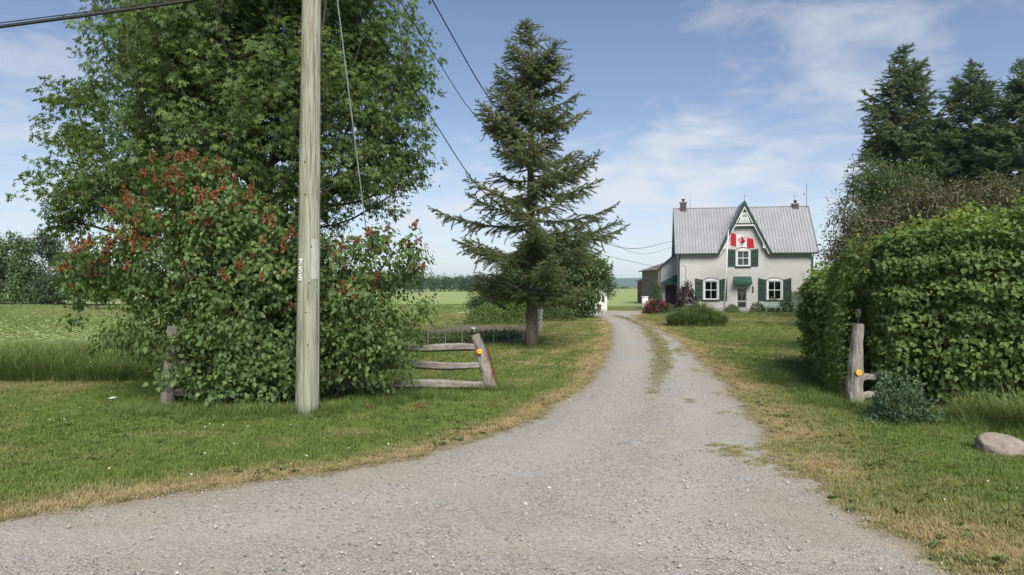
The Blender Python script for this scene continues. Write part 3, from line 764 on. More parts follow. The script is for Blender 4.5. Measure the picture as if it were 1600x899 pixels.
def broadleaf(name, loc, blobs, natt, trunk_top, step, per, reach, size, kind, leafm, barkm, tip=.006, cap=.3, droop=.35,
              flat=.6, roots=None, rmin=.004, shell=.55, second=1.0, tlow=0., infl=None, trunk_n=6, gaps=(.8, .36), face=.4):
    """blobs and trunk are relative to loc"""
    root = empty(name, loc)
    if roots is None: roots = stem((0, 0, -.05), trunk_top, trunk_n)
    att = blob_points(blobs, natt, shell)
    att = att[att[:, 2] > .12]
    gap = fbm(att[:, 0]*1.0+att[:, 1]*.6, att[:, 2]+att[:, 1]*.7, gaps[0], natt*.01)
    att = att[gap > gaps[1]]
    nd, par = colonize(att, roots, step, infl or step*14, step*1.6)
    # every attractor becomes a twig end tied to the nearest branch
    dm = np.empty(len(att)); am = np.empty(len(att), int)
    for c0 in range(0, len(att), 500):
        Dm = np.linalg.norm(att[c0:c0+500, None]-nd[None], axis=2); dm[c0:c0+500] = Dm.min(1); am[c0:c0+500] = Dm.argmin(1)
    ok = dm < step*6; att, am = att[ok], am[ok]
    nb = len(nd); nd = np.vstack([nd, att]); par = np.concatenate([par, am])
    r, cnt = radii(par, tip, cap=cap)
    i = np.arange(nb, len(nd)); d = nd[i]-nd[par[i]]; d /= np.linalg.norm(d, axis=1)[:, None]+1e-9
    cen = np.array([b[0] for b in blobs]).mean(0); fd = nd[i]-cen; fd[:, 2] *= .5; fd /= np.linalg.norm(fd, axis=1)[:, None]+1e-9
    pos, dv, nr, sz, ti = sprays(nd[i], d, per, reach, size, droop, flat, tlow=tlow, face=face, fdir=fd)
    ok = pos[:, 2] > .04; pos, dv, nr, sz, ti = pos[ok], dv[ok], nr[ok], sz[ok], ti[ok]
    print('TREE', name, 'nodes', len(nd), 'tips', len(i), 'leaves', len(pos))
    limbs('trunk', nd, par, r, barkm, root, rmin)
    me = leaf_cloud('crown', pos, dv, nr, sz, ti, kind, leafm, root)
    c = link('crown', me, root); c['kind'] = 'stuff'
    return root, nd, i, par
def px_blobs(lst, d, loc, depth):        # ellipses measured on the photo, at distance d
    out = []
    for u, v, ru, rv, *rest in lst:
        dy, dp = (rest+[0, None])[:2] if rest else (0, None)
        p = at(u, v, d); out.append(((p.x-loc[0], p.y-loc[1]+dy, p.z), (ru/F*d, (dp or depth)*min(1, (ru/F*d)/depth*1.3), rv/F*d)))
    return out

# the big maple behind the lilac
loc = (-6.6, 18.2, 0)
bl = px_blobs([(400,40,200,170,0),(400,-140,190,150,0),(570,60,95,120,.6),(585,190,95,75,0),(560,290,95,65,-.6),(620,250,60,40,.5),(640,120,45,45,.4),
               (240,60,90,110,.2),(190,180,95,60,.4),(120,215,55,26,0),(110,140,42,28,.2),(140,300,75,48,-.3),(105,345,36,50,0),(250,280,110,75,-.8),(400,230,150,110,-1.0),
               (420,350,120,50,-.4),(300,370,90,45,.2),(470,-30,150,110,-1.8),(330,120,110,90,-2.0),(500,160,90,80,-2.2)], 18.2, loc, 3.3)
maple, *_ = broadleaf('maple_tree', loc, bl, 7400, (.1, 0, 3.2), .28, 13, .29, .158, 'maple', M['maple'], M['bark'], .0065, .30, droop=.55, flat=.45, trunk_n=9, rmin=.017, shell=.40, gaps=(.55, .33), face=.7)
prop(maple, 'tall dark green maple tree behind the lilac and the utility pole', 'tree')

# the lilac that has grown through the rail fence
loc = (-4.5, 12.0, 0)
bl = px_blobs([(300,390,150,95),(310,310,62,58),(210,430,88,66),(375,480,125,95),(350,350,90,60),(540,440,70,70),(560,500,85,75),(600,545,62,70),(615,430,48,48),(330,560,90,50),(440,560,80,62),(450,420,70,80),(250,520,80,50),(165,455,45,38),(480,400,50,40),(400,600,110,28),(645,400,26,38),(130,432,34,26),(265,280,36,34),(590,380,34,30),(652,485,24,34),(225,345,42,40),(140,485,36,22),(330,275,30,26),(430,545,85,75),(500,555,75,62),(350,590,110,40),(420,450,90,70),(400,520,110,60)], 12.0, loc, 1.15)
pts, pr = [np.array([0., .05, -.25])], [-1]
for (bx, by), (tx, ty, tz) in [((-.8, .0), (-1.5, .2, 1.2)), ((-.3, .2), (-.6, .1, 1.5)), ((.2, 0), (.3, .2, 1.3)), ((.9, .15), (1.2, .1, 1.0)), ((1.3, .2), (1.9, 0, 1.0)), ((-.6, -.2), (-1.0, -.4, .9))]:
    a, b = stem((bx, by, -.03), (tx, ty, tz), 5, .04); o = len(pts)
    pts += a; pr += [(0 if i == 0 else o+i-1) for i in range(5)]
lilac, lnd, lti, lpar = broadleaf('lilac_bush', loc, bl, 4700, None, .17, 12, .17, .088, 'heart', M['lilac'], M['bark_grey'], .004, .06, droop=.75, flat=.8, roots=(pts, pr), rmin=.0048, gaps=(1.3, .365), face=.9)
prop(lilac, 'wide lilac bush with faded rust brown flower heads at the pole', 'bush')
def panicle(seed):
    r_ = np.random.default_rng(seed); n = 90
    t = r_.uniform(size=n); a = r_.uniform(0, 6.28, n); rad = .022*(1-t*.85)*r_.uniform(.3, 1.1, n)
    pos = np.stack([rad*np.cos(a), rad*np.sin(a), .15*t-.02], 1)
    dv = pos*np.array([1, 1, 0])*1.5+np.array([0, 0, .01])+r_.normal(0, .02, (n, 3)); nr = r_.normal(size=(n, 3))
    return leaf_cloud('flower_cluster', pos, dv, nr, (.050-.026*t)*r_.uniform(.5, 1.2, n), r_.uniform(size=n), 'oval', M['panicle'], None)
pan = [panicle(i) for i in range(4)]
ends = lnd[lti]; dens = np.array([vnoise(np.array([p[0]]), np.array([p[2]]), 1.0, 3.)[0] for p in ends])
ctr = np.array([0, .2, 1.9]); out = np.linalg.norm((ends-ctr)*np.array([.45, 1.0, .7]), axis=1)
score = out*1.0+dens*.8-1.6*np.clip(ends[:, 1]+.1, 0, 1)*(ends[:, 2] < 3.2)+.25*ends[:, 2]
score -= 1.5*(ends[:, 2] < 1.5)
order = np.argsort(-score+rng.normal(0, .75, len(score)))
used = []
for i in order:
    p = ends[i]
    if all((p[0]-q[0])**2+(p[1]-q[1])**2+(p[2]-q[2])**2 > .085**2 for q in used):
        used.append(p)
    if len(used) >= 200: break
for j, p in enumerate(used):
    o = link('flower_cluster', pan[j % 4], lilac); o.location = Vector(p)+Vector((0, -.12, .06))
    o.rotation_euler = (rng.normal(0, .4)+.3, rng.normal(0, .5), rng.uniform(0, 6)); s_ = rng.uniform(.9, 1.6); o.scale = (s_,)*3

# ---- conifers
def needle_proto(n, length, nl, seed):
    r_ = np.random.default_rng(seed); V = []; T = []
    for i in range(n):
        t = (i+.5)/n; a = i*2.4+r_.uniform(-.3, .3); c = np.array([0, t*length, 0])
        o = np.array([math.cos(a), .75, math.sin(a)*.8]); o /= np.linalg.norm(o); w = np.cross(o, [0, 1, 0]); w = w/np.linalg.norm(w)*nl*.22
        b = len(V); V += [c-w, c+w, c+o*nl*r_.uniform(.8, 1.2)]; T.append((b, b+1, b+2))
    b = len(V); V += [(-nl*.18, 0, 0), (nl*.18, 0, 0), (0, length*1.08, 0)]; T.append((b, b+1, b+2))
    return np.array(V, float), T
def conifer(name, loc, height, prof, mat, barkm, whorls, per, twig_gap, twig_len, seg, nper, nlen, droop, rad, lean=(0, 0), sag=.12, clear=0.0, dead=0, thin=0.0, jit=.6):
    """prof(t, azimuth) -> branch reach at relative height t"""
    root = empty(name, loc); P0, T0 = needle_proto(nper, seg, nlen, 3)
    A = []; Dv = []; Nv = []; tint = []
    wood = MB(); trunk = []
    def axis(t): return np.array([lean[0]*t, lean[1]*t, height*t])
    wood.tube([axis(t)-np.array([0, 0, .05 if t == 0 else 0])+np.array([.02*math.sin(t*9), .02*math.cos(t*7), 0])*(t > 0) for t in np.linspace(0, 1, 16)],
              [rad*(1.32 if k == 0 else 1)*(1-k/15*.93)+.012 for k in range(16)], 10, wob=.10)
    br = MB()
    for w in range(whorls):
        t = clear+(1-clear)*((w+.5)/whorls)**.92
        off = rng.uniform(0, 6.28)
        for b in range(per if t < .93 else 3):
            if rng.uniform() < thin*(t < .8): continue
            az = off+b*6.28/per+rng.normal(0, .4); tt = min(.985, max(clear, t+rng.normal(0, jit/whorls))); L = prof(tt, az)*rng.uniform(.55, 1.08)
            if L < .1: continue
            o = axis(tt); hd = np.array([math.cos(az), math.sin(az), 0.]); el = droop(tt)
            nseg = max(5, int(L/.16)); bt = rng.normal(.0, .12); pts = []
            for k in range(nseg+1):
                f = k/nseg
                z = L*(el*f-sag*4*f*(1-f)*(.5+tt*.2)+.10*f**3)
                sd_ = np.array([-hd[1], hd[0], 0])*L*.10*math.sin(f*3+bt*9)*.6
                pts.append(o+hd*L*f+np.array([0, 0, z])+sd_)
            br.tube(pts, [max(.004, (.010+.012*L)*(1-.85*k/nseg)) for k in range(nseg+1)], 4, cap=False)
            bt_ = rng.normal(.40, .16)
            pts = np.array(pts)
            s0 = .10 if tt > .5 else .14
            total = L; pos_ = s0*total
            while pos_ < total:
                f = pos_/total; k = min(nseg-1, int(f*nseg)); c = pts[k]*(1-(f*nseg-k))+pts[k+1]*(f*nseg-k); fw = pts[k+1]-pts[k]; fw = fw/np.linalg.norm(fw)
                lat = np.cross(fw, [0, 0, 1.]); lat /= np.linalg.norm(lat)+1e-9
                for sg in (-1, 1):
                    tl = twig_len*(.35+.9*math.sin(min(1, f*.95+.08)*math.pi)**.8)*rng.uniform(.55, 1.15)*min(1.0, .45+L*.35)
                    dv = fw*rng.uniform(.5, .9)+lat*sg*rng.uniform(.6, 1.1)+np.array([0, 0, rng.normal(-.20, .28)]); dv /= np.linalg.norm(dv)
                    ns = max(1, int(tl/seg)); p = c.copy()
                    for q in range(ns):
                        A.append(p.copy()); Dv.append(dv.copy()); Nv.append(np.array([0, 0, 1.])+rng.normal(0, .3, 3)); tint.append(bt_+.25*q/ns+rng.normal(0, .10))
                        p = p+dv*seg; dv = dv+np.array([0, 0, -.05])+rng.normal(0, .10, 3); dv /= np.linalg.norm(dv)
                        if q and rng.uniform() < .42:
                            d2 = dv+np.cross(dv, [0, 0, 1.])*rng.choice((-.9, .9))+rng.normal(0, .2, 3); d2 /= np.linalg.norm(d2)
                            A.append(p.copy()); Dv.append(d2); Nv.append(np.array([0, 0, 1.])+rng.normal(0, .3, 3)); tint.append(bt_+.2+rng.normal(0, .12))
                pos_ += twig_gap*rng.uniform(.6, 1.4)
            A.append(pts[-1]); Dv.append(fw); Nv.append(np.array([0, 0, 1.])); tint.append(bt_+.35)
    for k in range(dead):               # bare lower twigs
        t = rng.uniform(.08, .30); az = rng.uniform(0, 6.28); o = axis(t); L = rng.uniform(.5, 1.5)
        hd = np.array([math.cos(az), math.sin(az), 0])
        br.tube([o, o+hd*L*.5+np.array([0, 0, -.12*L]), o+hd*L+np.array([rng.normal(0, .1), 0, -.45*L])], [.012, .008, .003], 4, cap=False)
    for k in range(22):                   # leader
        a = rng.uniform(0, 6.28); A.append(axis(1)+np.array([0, 0, -.055*k])); Dv.append(np.array([math.cos(a)*(.35+.03*k), math.sin(a)*(.35+.03*k), .8])); Nv.append(np.array([1., 0, 0])); tint.append(.6)
    wood.build('trunk', barkm, root, True); br.build('branches', barkm, root, True)
    A, Dv, Nv, tint = map(np.array, (A, Dv, Nv, tint))
    y = Dv; x = np.cross(y, Nv); x /= np.linalg.norm(x, axis=1)[:, None]+1e-9; z = np.cross(x, y); sc = rng.uniform(.8, 1.2, len(A))[:, None, None]
    V = A[:, None]+sc*(x[:, None]*P0[None, :, 0:1]+y[:, None]*P0[None, :, 1:2]+z[:, None]*P0[None, :, 2:3])
    T = (np.arange(len(A))[:, None, None]*len(P0)+np.array(T0)[None]).reshape(-1, 3)
    c = link('crown', np_mesh('crown', V, None, T, mat, {'tint': np.clip(np.repeat(tint, len(T0)), 0, 1)}), root); c['kind'] = 'stuff'
    return root
def spruce_prof(t, az):
    # measured half-widths up the tree, longest to the left and right low down
    base = np.interp(t, [0, .16, .22, .30, .42, .52, .60, .70, .80, .88, .94, 1.0], [1.6, 2.1, 2.75, 3.0, 2.6, 2.3, 2.0, 1.6, 1.25, 1.0, .65, .12])
    return base*min(1.12, 1+.22*math.sin(az*2+t*19)+.14*math.sin(az*5+t*31))
sp = conifer('spruce_tree', (.62, 22.2, 0), 10.35, spruce_prof, M['needle'], M['bark_grey'], 26, 7, .075, .62, .115, 10, .062, lambda t: -.03+.60*t**1.7, .19, sag=.085, clear=.165, dead=34, thin=.27, jit=2.0)
prop(sp, 'lone open branched spruce tree standing on the lawn by the driveway', 'tree')
def norway(t, az):
    return np.interp(t, [0, .1, .35, .6, .8, .93, 1], [3.3, 3.6, 3.3, 2.5, 1.55, .75, .15])*(1+.15*math.sin(az*3+t*23))
def norway_slim(t, az):
    return np.interp(t, [0, .1, .4, .7, .88, 1], [3.6, 3.6, 3.0, 1.9, .9, .06])*(1+.12*math.sin(az*3+t*17))
def place_tree(src, loc, rz, sc, label, cat='tree', group=None):
    r = src.copy(); COL.objects.link(r); r.location = loc; r.rotation_euler = (0, 0, rz); r.scale = sc
    for ch in src.children:
        c = ch.copy(); COL.objects.link(c); c.parent = r
    return prop(r, label, cat, group)
G_SP = 'tall spruces behind the hedge'
p = at(1412, 447, 38); n1 = conifer('spruce_tree', (p.x, p.y, 0), 15.1, norway, M['needle_dark'], M['bark'], 30, 7, .12, .95, .19, 9, .115, lambda t: -.18+.75*t**1.4, .26, clear=.08)
prop(n1, 'tall broad topped spruce, leftmost of the spruces on the right', 'tree', G_SP)
p = at(1516, 447, 36); n2 = conifer('spruce_tree', (p.x, p.y, 0), 13.7, norway_slim, M['needle_dark'], M['bark'], 27, 7, .12, .95, .19, 9, .115, lambda t: -.20+.85*t**1.3, .24, clear=.06)
prop(n2, 'spruce with a slim pointed top, second from the left among the right spruces', 'tree', G_SP)
p = at(1600, 447, 33); place_tree(n2, (p.x, p.y, 0), 2.1, (.98, .98, .93), 'spruce cut by the right edge of the picture', group=G_SP)
p = at(1462, 447, 41); place_tree(n2, (p.x, p.y, 0), 4.0, (.95, .95, .80), 'shorter spruce filling the gap between the two left spruces', group=G_SP)
p = at(1665, 447, 37); place_tree(n1, (p.x, p.y, 0), 1.0, (1.05, 1.05, .96), 'spruce mostly outside the picture at the far right', group=G_SP)

# mixed trees and the bronze crabapple between spruces and hedge
p = at(1352, 447, 31); loc = (p.x, p.y, 0)
bl = px_blobs([(1365,300,42,55),(1335,345,36,60),(1345,400,52,45),(1395,310,40,45),(1400,375,50,55),(1310,400,22,30),(1430,340,40,60),(1350,270,26,34),(1420,290,40,40)], 31, loc, 1.4)
tr, *_ = broadleaf('deciduous_tree', loc, bl, 1700, (.1, 0, 2.6), .24, 11, .30, .14, 'oval', M['tree_mid'], M['bark_grey'], .008, .16, flat=.8, second=.5, shell=.4)
prop(tr, 'mid green leafy tree at the left foot of the tall spruces', 'tree')
p = at(1470, 447, 19.5); loc = (p.x, p.y, 0)
bl = px_blobs([(1470,350,120,62),(1400,365,70,50),(1345,395,52,42),(1540,325,70,50),(1590,320,60,48),(1450,315,60,35),(1325,355,28,45),(1310,400,22,28),(1420,410,100,35)], 19.5, loc, 1.3)
cr, *_ = broadleaf('crabapple_tree', loc, bl, 2800, (.1, 0, 1.5), .2, 14, .22, .092, 'oval', M['crab'], M['bark_grey'], .006, .14, flat=.9, second=.5, shell=.5, rmin=.0105)
prop(cr, 'wide bronze red leaved crabapple tree rising behind the hedge', 'tree')

# dark trees past the spruce, beside the shed
p = at(885, 447, 43); loc = (p.x, p.y, 0)
bl = px_blobs([(885,402,52,30),(850,425,52,45),(905,438,46,50),(875,470,72,30),(830,465,45,34),(922,425,28,30),(815,430,36,34)], 43, loc, 1.8)
tr, *_ = broadleaf('round_tree', loc, bl, 2800, (.05, 0, 1.5), .25, 12, .34, .23, 'oval', M['tree_mid'], M['bark'], .009, .2, second=.5, shell=.55)
prop(tr, 'dense round tree between the lone spruce and the driveway', 'tree')
p = at(938, 447, 60); loc = (p.x, p.y, 0)
bl = px_blobs([(938,432,20,20),(945,452,15,18),(925,450,22,22),(935,415,12,10)], 60, loc, 1.3)
tr, *_ = broadleaf('round_tree', loc, bl, 600, (.05, 0, 1.2), .25, 11, .34, .2, 'oval', M['tree_dark'], M['bark'], .009, .16, second=.5)
prop(tr, 'small dark tree standing over the white shed', 'tree')
p = at(770, 447, 47); loc = (p.x, p.y, 0)
bl = px_blobs([(770,468,30,20),(795,458,34,32),(748,474,20,14),(808,436,34,40)], 47, loc, 1.2)
tr, *_ = broadleaf('garden_shrub', loc, bl, 1200, (.05, 0, .7), .22, 11, .28, .15, 'oval', M['tree_dark'], M['bark'], .008, .1, second=.5)
prop(tr, 'dark blue green shrub behind the vegetable garden', 'shrub')

# trees on the far left margin of the field
G_L = 'trees along the left field margin'
p = at(30, 447, 74); loc = (p.x, p.y, 0)
bl = px_blobs([(30,405,40,32),(15,440,45,32),(50,440,28,30),(30,380,22,18),(45,465,28,12),(-30,410,45,48),(-25,450,50,30)], 74, loc, 2.2)
tr, *_ = broadleaf('field_tree', loc, bl, 1700, (0, 0, 2.0), .36, 13, .5, .36, 'oval', M['tree_mid'], M['bark'], .012, .25, second=.5)
prop(tr, 'broad leafy tree at the left edge of the picture across the field', 'tree', G_L)
p = at(78, 447, 72); loc = (p.x, p.y, 0)
bl = px_blobs([(76,385,16,22),(80,405,14,20),(82,440,20,20),(88,460,18,14),(70,460,14,12)], 72, loc, 1.2)
tr, *_ = broadleaf('field_tree', loc, bl, 520, (0, 0, 4.2), .36, 12, .45, .33, 'oval', M['tree_dark'], M['bark_grey'], .012, .28, second=.5)
prop(tr, 'narrow dark tree with a bare grey trunk at the far left', 'tree', G_L)
p = at(125, 447, 70); loc = (p.x, p.y, 0)
bl = px_blobs([(120,415,32,26),(150,420,30,25),(130,445,36,24),(165,445,30,24)], 70, loc, 1.8)
tr, *_ = broadleaf('field_tree', loc, bl, 1300, (0, 0, 1.8), .36, 13, .48, .34, 'oval', M['tree_mid'], M['bark'], .012, .22, second=.5)
prop(tr, 'round green tree partly hidden by the left side of the lilac', 'tree', G_L)
p = at(150, 447, 58); loc = (p.x, p.y, 0)
bl = px_blobs([(150,440,26,18),(170,450,26,18),(140,455,18,12)], 58, loc, 1.2)
tr, *_ = broadleaf('field_shrub', loc, bl, 600, (0, 0, .8), .28, 10, .34, .18, 'oval', M['tree_yellow'], M['bark'], .009, .1, second=.5)
prop(tr, 'pale yellow green willow shrub behind the left side of the lilac', 'shrub')

# far wood at the end of the field: one mass
wv = []
for k in range(190):
    xx = rng.uniform(-95, 10) if k < 150 else rng.uniform(-240, -95); yy = 252+rng.normal(0, 7)-(.06*(xx+95) if xx < -95 else 0)
    hh = rng.uniform(5, 8.5)*(1.15 if xx < -30 else .9)
    for j in range(4): wv.append(((xx+rng.normal(0, 1.2), yy+rng.normal(0, 1), hh*rng.uniform(.2, .72)), (rng.uniform(1.4, 2.6), 2, hh*rng.uniform(.18, .3))))
pts = blob_points(wv, 15000, .6); pts[:, 2] = np.abs(pts[:, 2])
pos, dv, nr, sz, ti = sprays(pts, np.zeros_like(pts), 3, .55, .75, .3, .8)
fw_ = link('far_wood', leaf_cloud('far_wood', pos, dv, nr, sz, ti, 'oval', M['wood_far'], None)); prop(fw_, 'distant dark wood along the far end of the field', 'wood', kind='stuff')

# ------------------------------------------------------------------ hedge
def hedge(name, path, width, hgt, nleaf, size, mat, label, top_curve=None, round_=.35, layer=.3, tlow=0.0, lean=0.0):
    """clipped hedge: leaves in tiers over a rounded section, on a lattice of twigs"""
    path = catmull(path, 10); seg = np.linalg.norm(np.diff(path, axis=0), axis=1); cum = np.concatenate([[0], np.cumsum(seg)]); Lt = cum[-1]
    root = empty(name, (path[len(path)//2][0], path[len(path)//2][1], 0)); off = np.array([path[len(path)//2][0], path[len(path)//2][1], 0])
    def frame(s_):
        x = np.interp(s_, cum, path[:, 0]); y = np.interp(s_, cum, path[:, 1])
        e = .05; tx = np.interp(np.minimum(s_+e, Lt), cum, path[:, 0])-np.interp(np.maximum(s_-e, 0), cum, path[:, 0]); ty = np.interp(np.minimum(s_+e, Lt), cum, path[:, 1])-np.interp(np.maximum(s_-e, 0), cum, path[:, 1])
        l = np.sqrt(tx*tx+ty*ty)+1e-9; return x, y, tx/l, ty/l
    n = nleaf
    s_ = rng.uniform(-.0, Lt, n); a = rng.uniform(0, 1, n)
    # superellipse section: angle 0 at one foot, pi at the other; ends closed off by rounding
    Hh = np.interp(s_, np.linspace(0, Lt, len(top_curve)), top_curve) if top_curve is not None else np.full(n, hgt)
    ang = a*math.pi; ce, se = np.cos(ang), np.sin(ang); ex = .40
    cw = np.sign(ce)*np.abs(ce)**ex; ch = np.abs(se)**ex
    perim_ok = rng.uniform(size=n) < 1
    endf = np.clip(np.minimum(s_, Lt-s_)/(width*.5), 0, 1); endf = np.sqrt(1-(1-endf)**2*.9)
    bump = 1+.30*(fbm(s_*1.3, a*6, 1.0, 71.)-.5)*2; Hh = Hh*(1+.22*(fbm(s_*1.6, a*2, 1.0, 73.)-.5))
    depth = 1-np.abs(rng.normal(0, .085, n))
    zt = ch*Hh*depth; tier = np.sin(zt*2*math.pi/.42+fbm(s_, a*3, 1.2, 77.)*9)
    lat = cw*width*.5*endf*bump*depth*(1+.10*tier)*(.86+.14*np.clip(zt/.8, 0, 1))
    x, y, tx, ty = frame(s_)
    nx, ny = -ty, tx
    pos = np.stack([x+nx*lat, y+ny*lat, zt*(.93+.07*endf)*(1+.035*(bump-1)*10*.5)], 1)
    # end caps
    ncap = int(n*.16); sc_ = rng.integers(0, 2, ncap); s2 = np.where(sc_ == 0, 0, Lt); x2, y2, tx2, ty2 = frame(s2.astype(float))
    H2 = np.where(sc_ == 0, (top_curve[0] if top_curve is not None else hgt), (top_curve[-1] if top_curve is not None else hgt))
    la = rng.uniform(-1, 1, ncap); zz = rng.uniform(0.03, 1, ncap); bulge = np.sqrt(np.clip(1-la**2, 0, 1))*np.clip((1-zz)*6, 0, 1)**.5*width*.42*rng.uniform(.75, 1.0, ncap)
    sg = np.where(sc_ == 0, -1, 1)
    cap = np.stack([x2-ty2*la*width*.5+tx2*sg*bulge, y2+tx2*la*width*.5+ty2*sg*bulge, zz*H2*.98], 1)
    outw = np.stack([nx*np.sign(lat), ny*np.sign(lat), np.zeros(n)], 1)*(np.abs(cw)[:, None]**2)+np.array([0, 0, 1.])*(ch[:, None]**6)*.9
    capo = np.stack([tx2*sg+(-ty2)*la*.8, ty2*sg+tx2*la*.8, np.zeros(ncap)], 1)
    pos = np.vstack([pos, cap]); outw = np.vstack([outw, capo]); n2 = len(pos)
    outw /= np.linalg.norm(outw, axis=1)[:, None]+1e-9
    # a few shoots stand above the clipped top
    dv = outw*.55+rng.normal(0, .45, (n2, 3)); dv[:, 2] -= .6*rng.uniform(.2, 1.6, n2)
    nr = outw*1.0+np.array([0, 0, .75])+rng.normal(0, .38, (n2, 3))
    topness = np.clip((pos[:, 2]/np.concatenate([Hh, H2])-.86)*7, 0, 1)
    ti = .36+.30*(fbm(pos[:, 0]*1.3, pos[:, 2]*2.4+pos[:, 1], 1.0, 81.)-.5)*2+rng.normal(0, .12, n2)+tlow+.50*topness*rng.uniform(.3, 1, n2)  # tint rises near the top: the lit hedge top is put into leaf colour
    ok = pos[:, 2] > .05+.12*rng.uniform(size=n2)
    pos = pos+rng.normal(0, .03, (n2, 3)); pos[:, 2] += topness*rng.exponential(.07, n2)
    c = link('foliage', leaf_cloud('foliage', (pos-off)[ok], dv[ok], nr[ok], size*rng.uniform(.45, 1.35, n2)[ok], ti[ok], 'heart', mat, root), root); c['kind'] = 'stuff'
    # stems and inner twigs
    mb = MB(); k = int(Lt/.35)+2
    for i in range(k):
        s1 = np.array([rng.uniform(.1, Lt-.1)]); fx, fy, _, _ = frame(s1); b = np.array([fx[0], fy[0], -.03])-off
        h_ = float(np.interp(s1[0], np.linspace(0, Lt, len(top_curve)), top_curve)) if top_curve is not None else hgt
        for q in range(6):
            e = b+np.array([rng.normal(0, width*.2), rng.normal(0, width*.2), h_*rng.uniform(.45, .86)]); m_ = (b+e)/2+rng.normal(0, .1, 3)
            mb.tube([b+rng.normal(0, .03, 3)*np.array([1, 1, 0]), m_, e], [.022, .014, .005], 5, cap=False)
    mb.build('stems', M['bark'], root, True)
    # old shaded leaves inside
    ni = int(n*.28); s3 = rng.uniform(.1, Lt-.1, ni); x3, y3, tx3, ty3 = frame(s3); l3 = rng.uniform(-.36, .36, ni)*width
    h3 = np.interp(s3, np.linspace(0, Lt, len(top_curve)), top_curve) if top_curve is not None else np.full(ni, hgt)
    p3 = np.stack([x3-ty3*l3, y3+tx3*l3, rng.uniform(.06, .9, ni)*h3], 1)-off
    c = link('inner_leaves', leaf_cloud('inner_leaves', p3, rng.normal(0, 1, (ni, 3)), rng.normal(0, 1, (ni, 3)), size*1.5*rng.uniform(.7, 1.2, ni), rng.uniform(0, .6, ni), 'heart', mat, root), root); c['kind'] = 'stuff'
    return prop(root, label, 'hedge')
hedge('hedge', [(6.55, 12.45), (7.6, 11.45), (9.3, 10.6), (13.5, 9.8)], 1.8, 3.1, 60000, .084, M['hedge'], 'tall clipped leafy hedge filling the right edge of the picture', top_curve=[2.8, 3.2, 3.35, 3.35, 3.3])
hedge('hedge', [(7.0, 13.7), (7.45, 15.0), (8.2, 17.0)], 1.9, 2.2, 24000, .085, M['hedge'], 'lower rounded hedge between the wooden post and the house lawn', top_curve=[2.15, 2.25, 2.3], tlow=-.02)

# ------------------------------------------------------------------ small bushes
def mound(name, loc, rx, ry, h, n, size, mat, label, kind='oval', cat='shrub', strap=False, up=.4, lump=.22):
    root = empty(name, loc); v = rng.normal(size=(n, 3)); v[:, 2] = np.abs(v[:, 2]); v /= np.linalg.norm(v, axis=1)[:, None]
    az = np.arctan2(v[:, 1], v[:, 0]); lum = 1+lump*(fbm(az*1.6+5, v[:, 2]*3, 1.0, loc[0]*3+loc[1])-.5)*2
    rr = (1-np.abs(rng.normal(0, .20, n)))*lum; pos = v*rr[:, None]*np.array([rx, ry, h]); pos[:, 2] = np.maximum(pos[:, 2], .03)
    dv = v*.8+rng.normal(0, .5, (n, 3)); dv[:, 2] += up; nr = v*.6+np.array([0, 0, .7])+rng.normal(0, .4, (n, 3))
    ti = .4+.3*(fbm(pos[:, 0]*2.2, pos[:, 2]*2.2+pos[:, 1]*2, 1.0, 14.)-.5)*2+rng.normal(0, .16, n)
    c = link('foliage', leaf_cloud('foliage', pos, dv, nr, size*rng.uniform(.6, 1.2, n), ti, kind, mat, root), root); c['kind'] = 'stuff'
    mb = MB()
    for k in range(12):
        e = np.array([rng.normal(0, rx*.4), rng.normal(0, ry*.4), h*rng.uniform(.4, .8)]); mb.tube([(rng.normal(0, .04), rng.normal(0, .04), -.02), tuple(e*.5+rng.normal(0, .03, 3)), tuple(e)], [.012, .009, .004], 5, cap=False)
    mb.build('stems', M['bark'], root)
    return prop(root, label, cat)
def strap_clump(name, loc, rx, ry, n, h, w, mat, label, cat='plant'):
    root = empty(name, loc); V = []; Q = []; T = []; tq = []; tt = []
    for i in range(n):
        a, r_ = rng.uniform(0, 6.28), math.sqrt(rng.uniform()); b = np.array([r_*math.cos(a)*rx, r_*math.sin(a)*ry, 0]); hh = h*rng.uniform(.55, 1.1)*(1-.55*r_*r_)*(.75+.5*vnoise(np.array([b[0]]), np.array([b[1]]), 1.1, 6.)[0])
        la = rng.uniform(0, 6.28); ld = np.array([math.cos(la), math.sin(la), 0])*.6+np.array([b[0]/rx, b[1]/ry, 0])*.7; sdv = np.array([-ld[1], ld[0], 0]); sdv /= np.linalg.norm(sdv)+1e-9
        base = len(V); t_ = rng.uniform(); bend = rng.uniform(.25, .95)
        for j in range(4):
            t = j/4; c = b+ld*hh*bend*t*t+np.array([0, 0, hh*(t-.35*bend*t**3)]); V += [c-sdv*w*(1-.5*t)/2, c+sdv*w*(1-.5*t)/2]
        V.append(b+ld*hh*bend*1.15+np.array([0, 0, hh*(1-.6*bend)]))
        for j in range(3): Q.append((base+2*j, base+2*j+1, base+2*j+3, base+2*j+2)); tq.append(t_)
        T.append((base+6, base+7, base+8)); tt.append(t_)
    c = link('foliage', np_mesh('foliage', np.array(V), Q, T, mat, {'tint': tq+tt}), root); c['kind'] = 'stuff'
    return prop(root, label, cat)
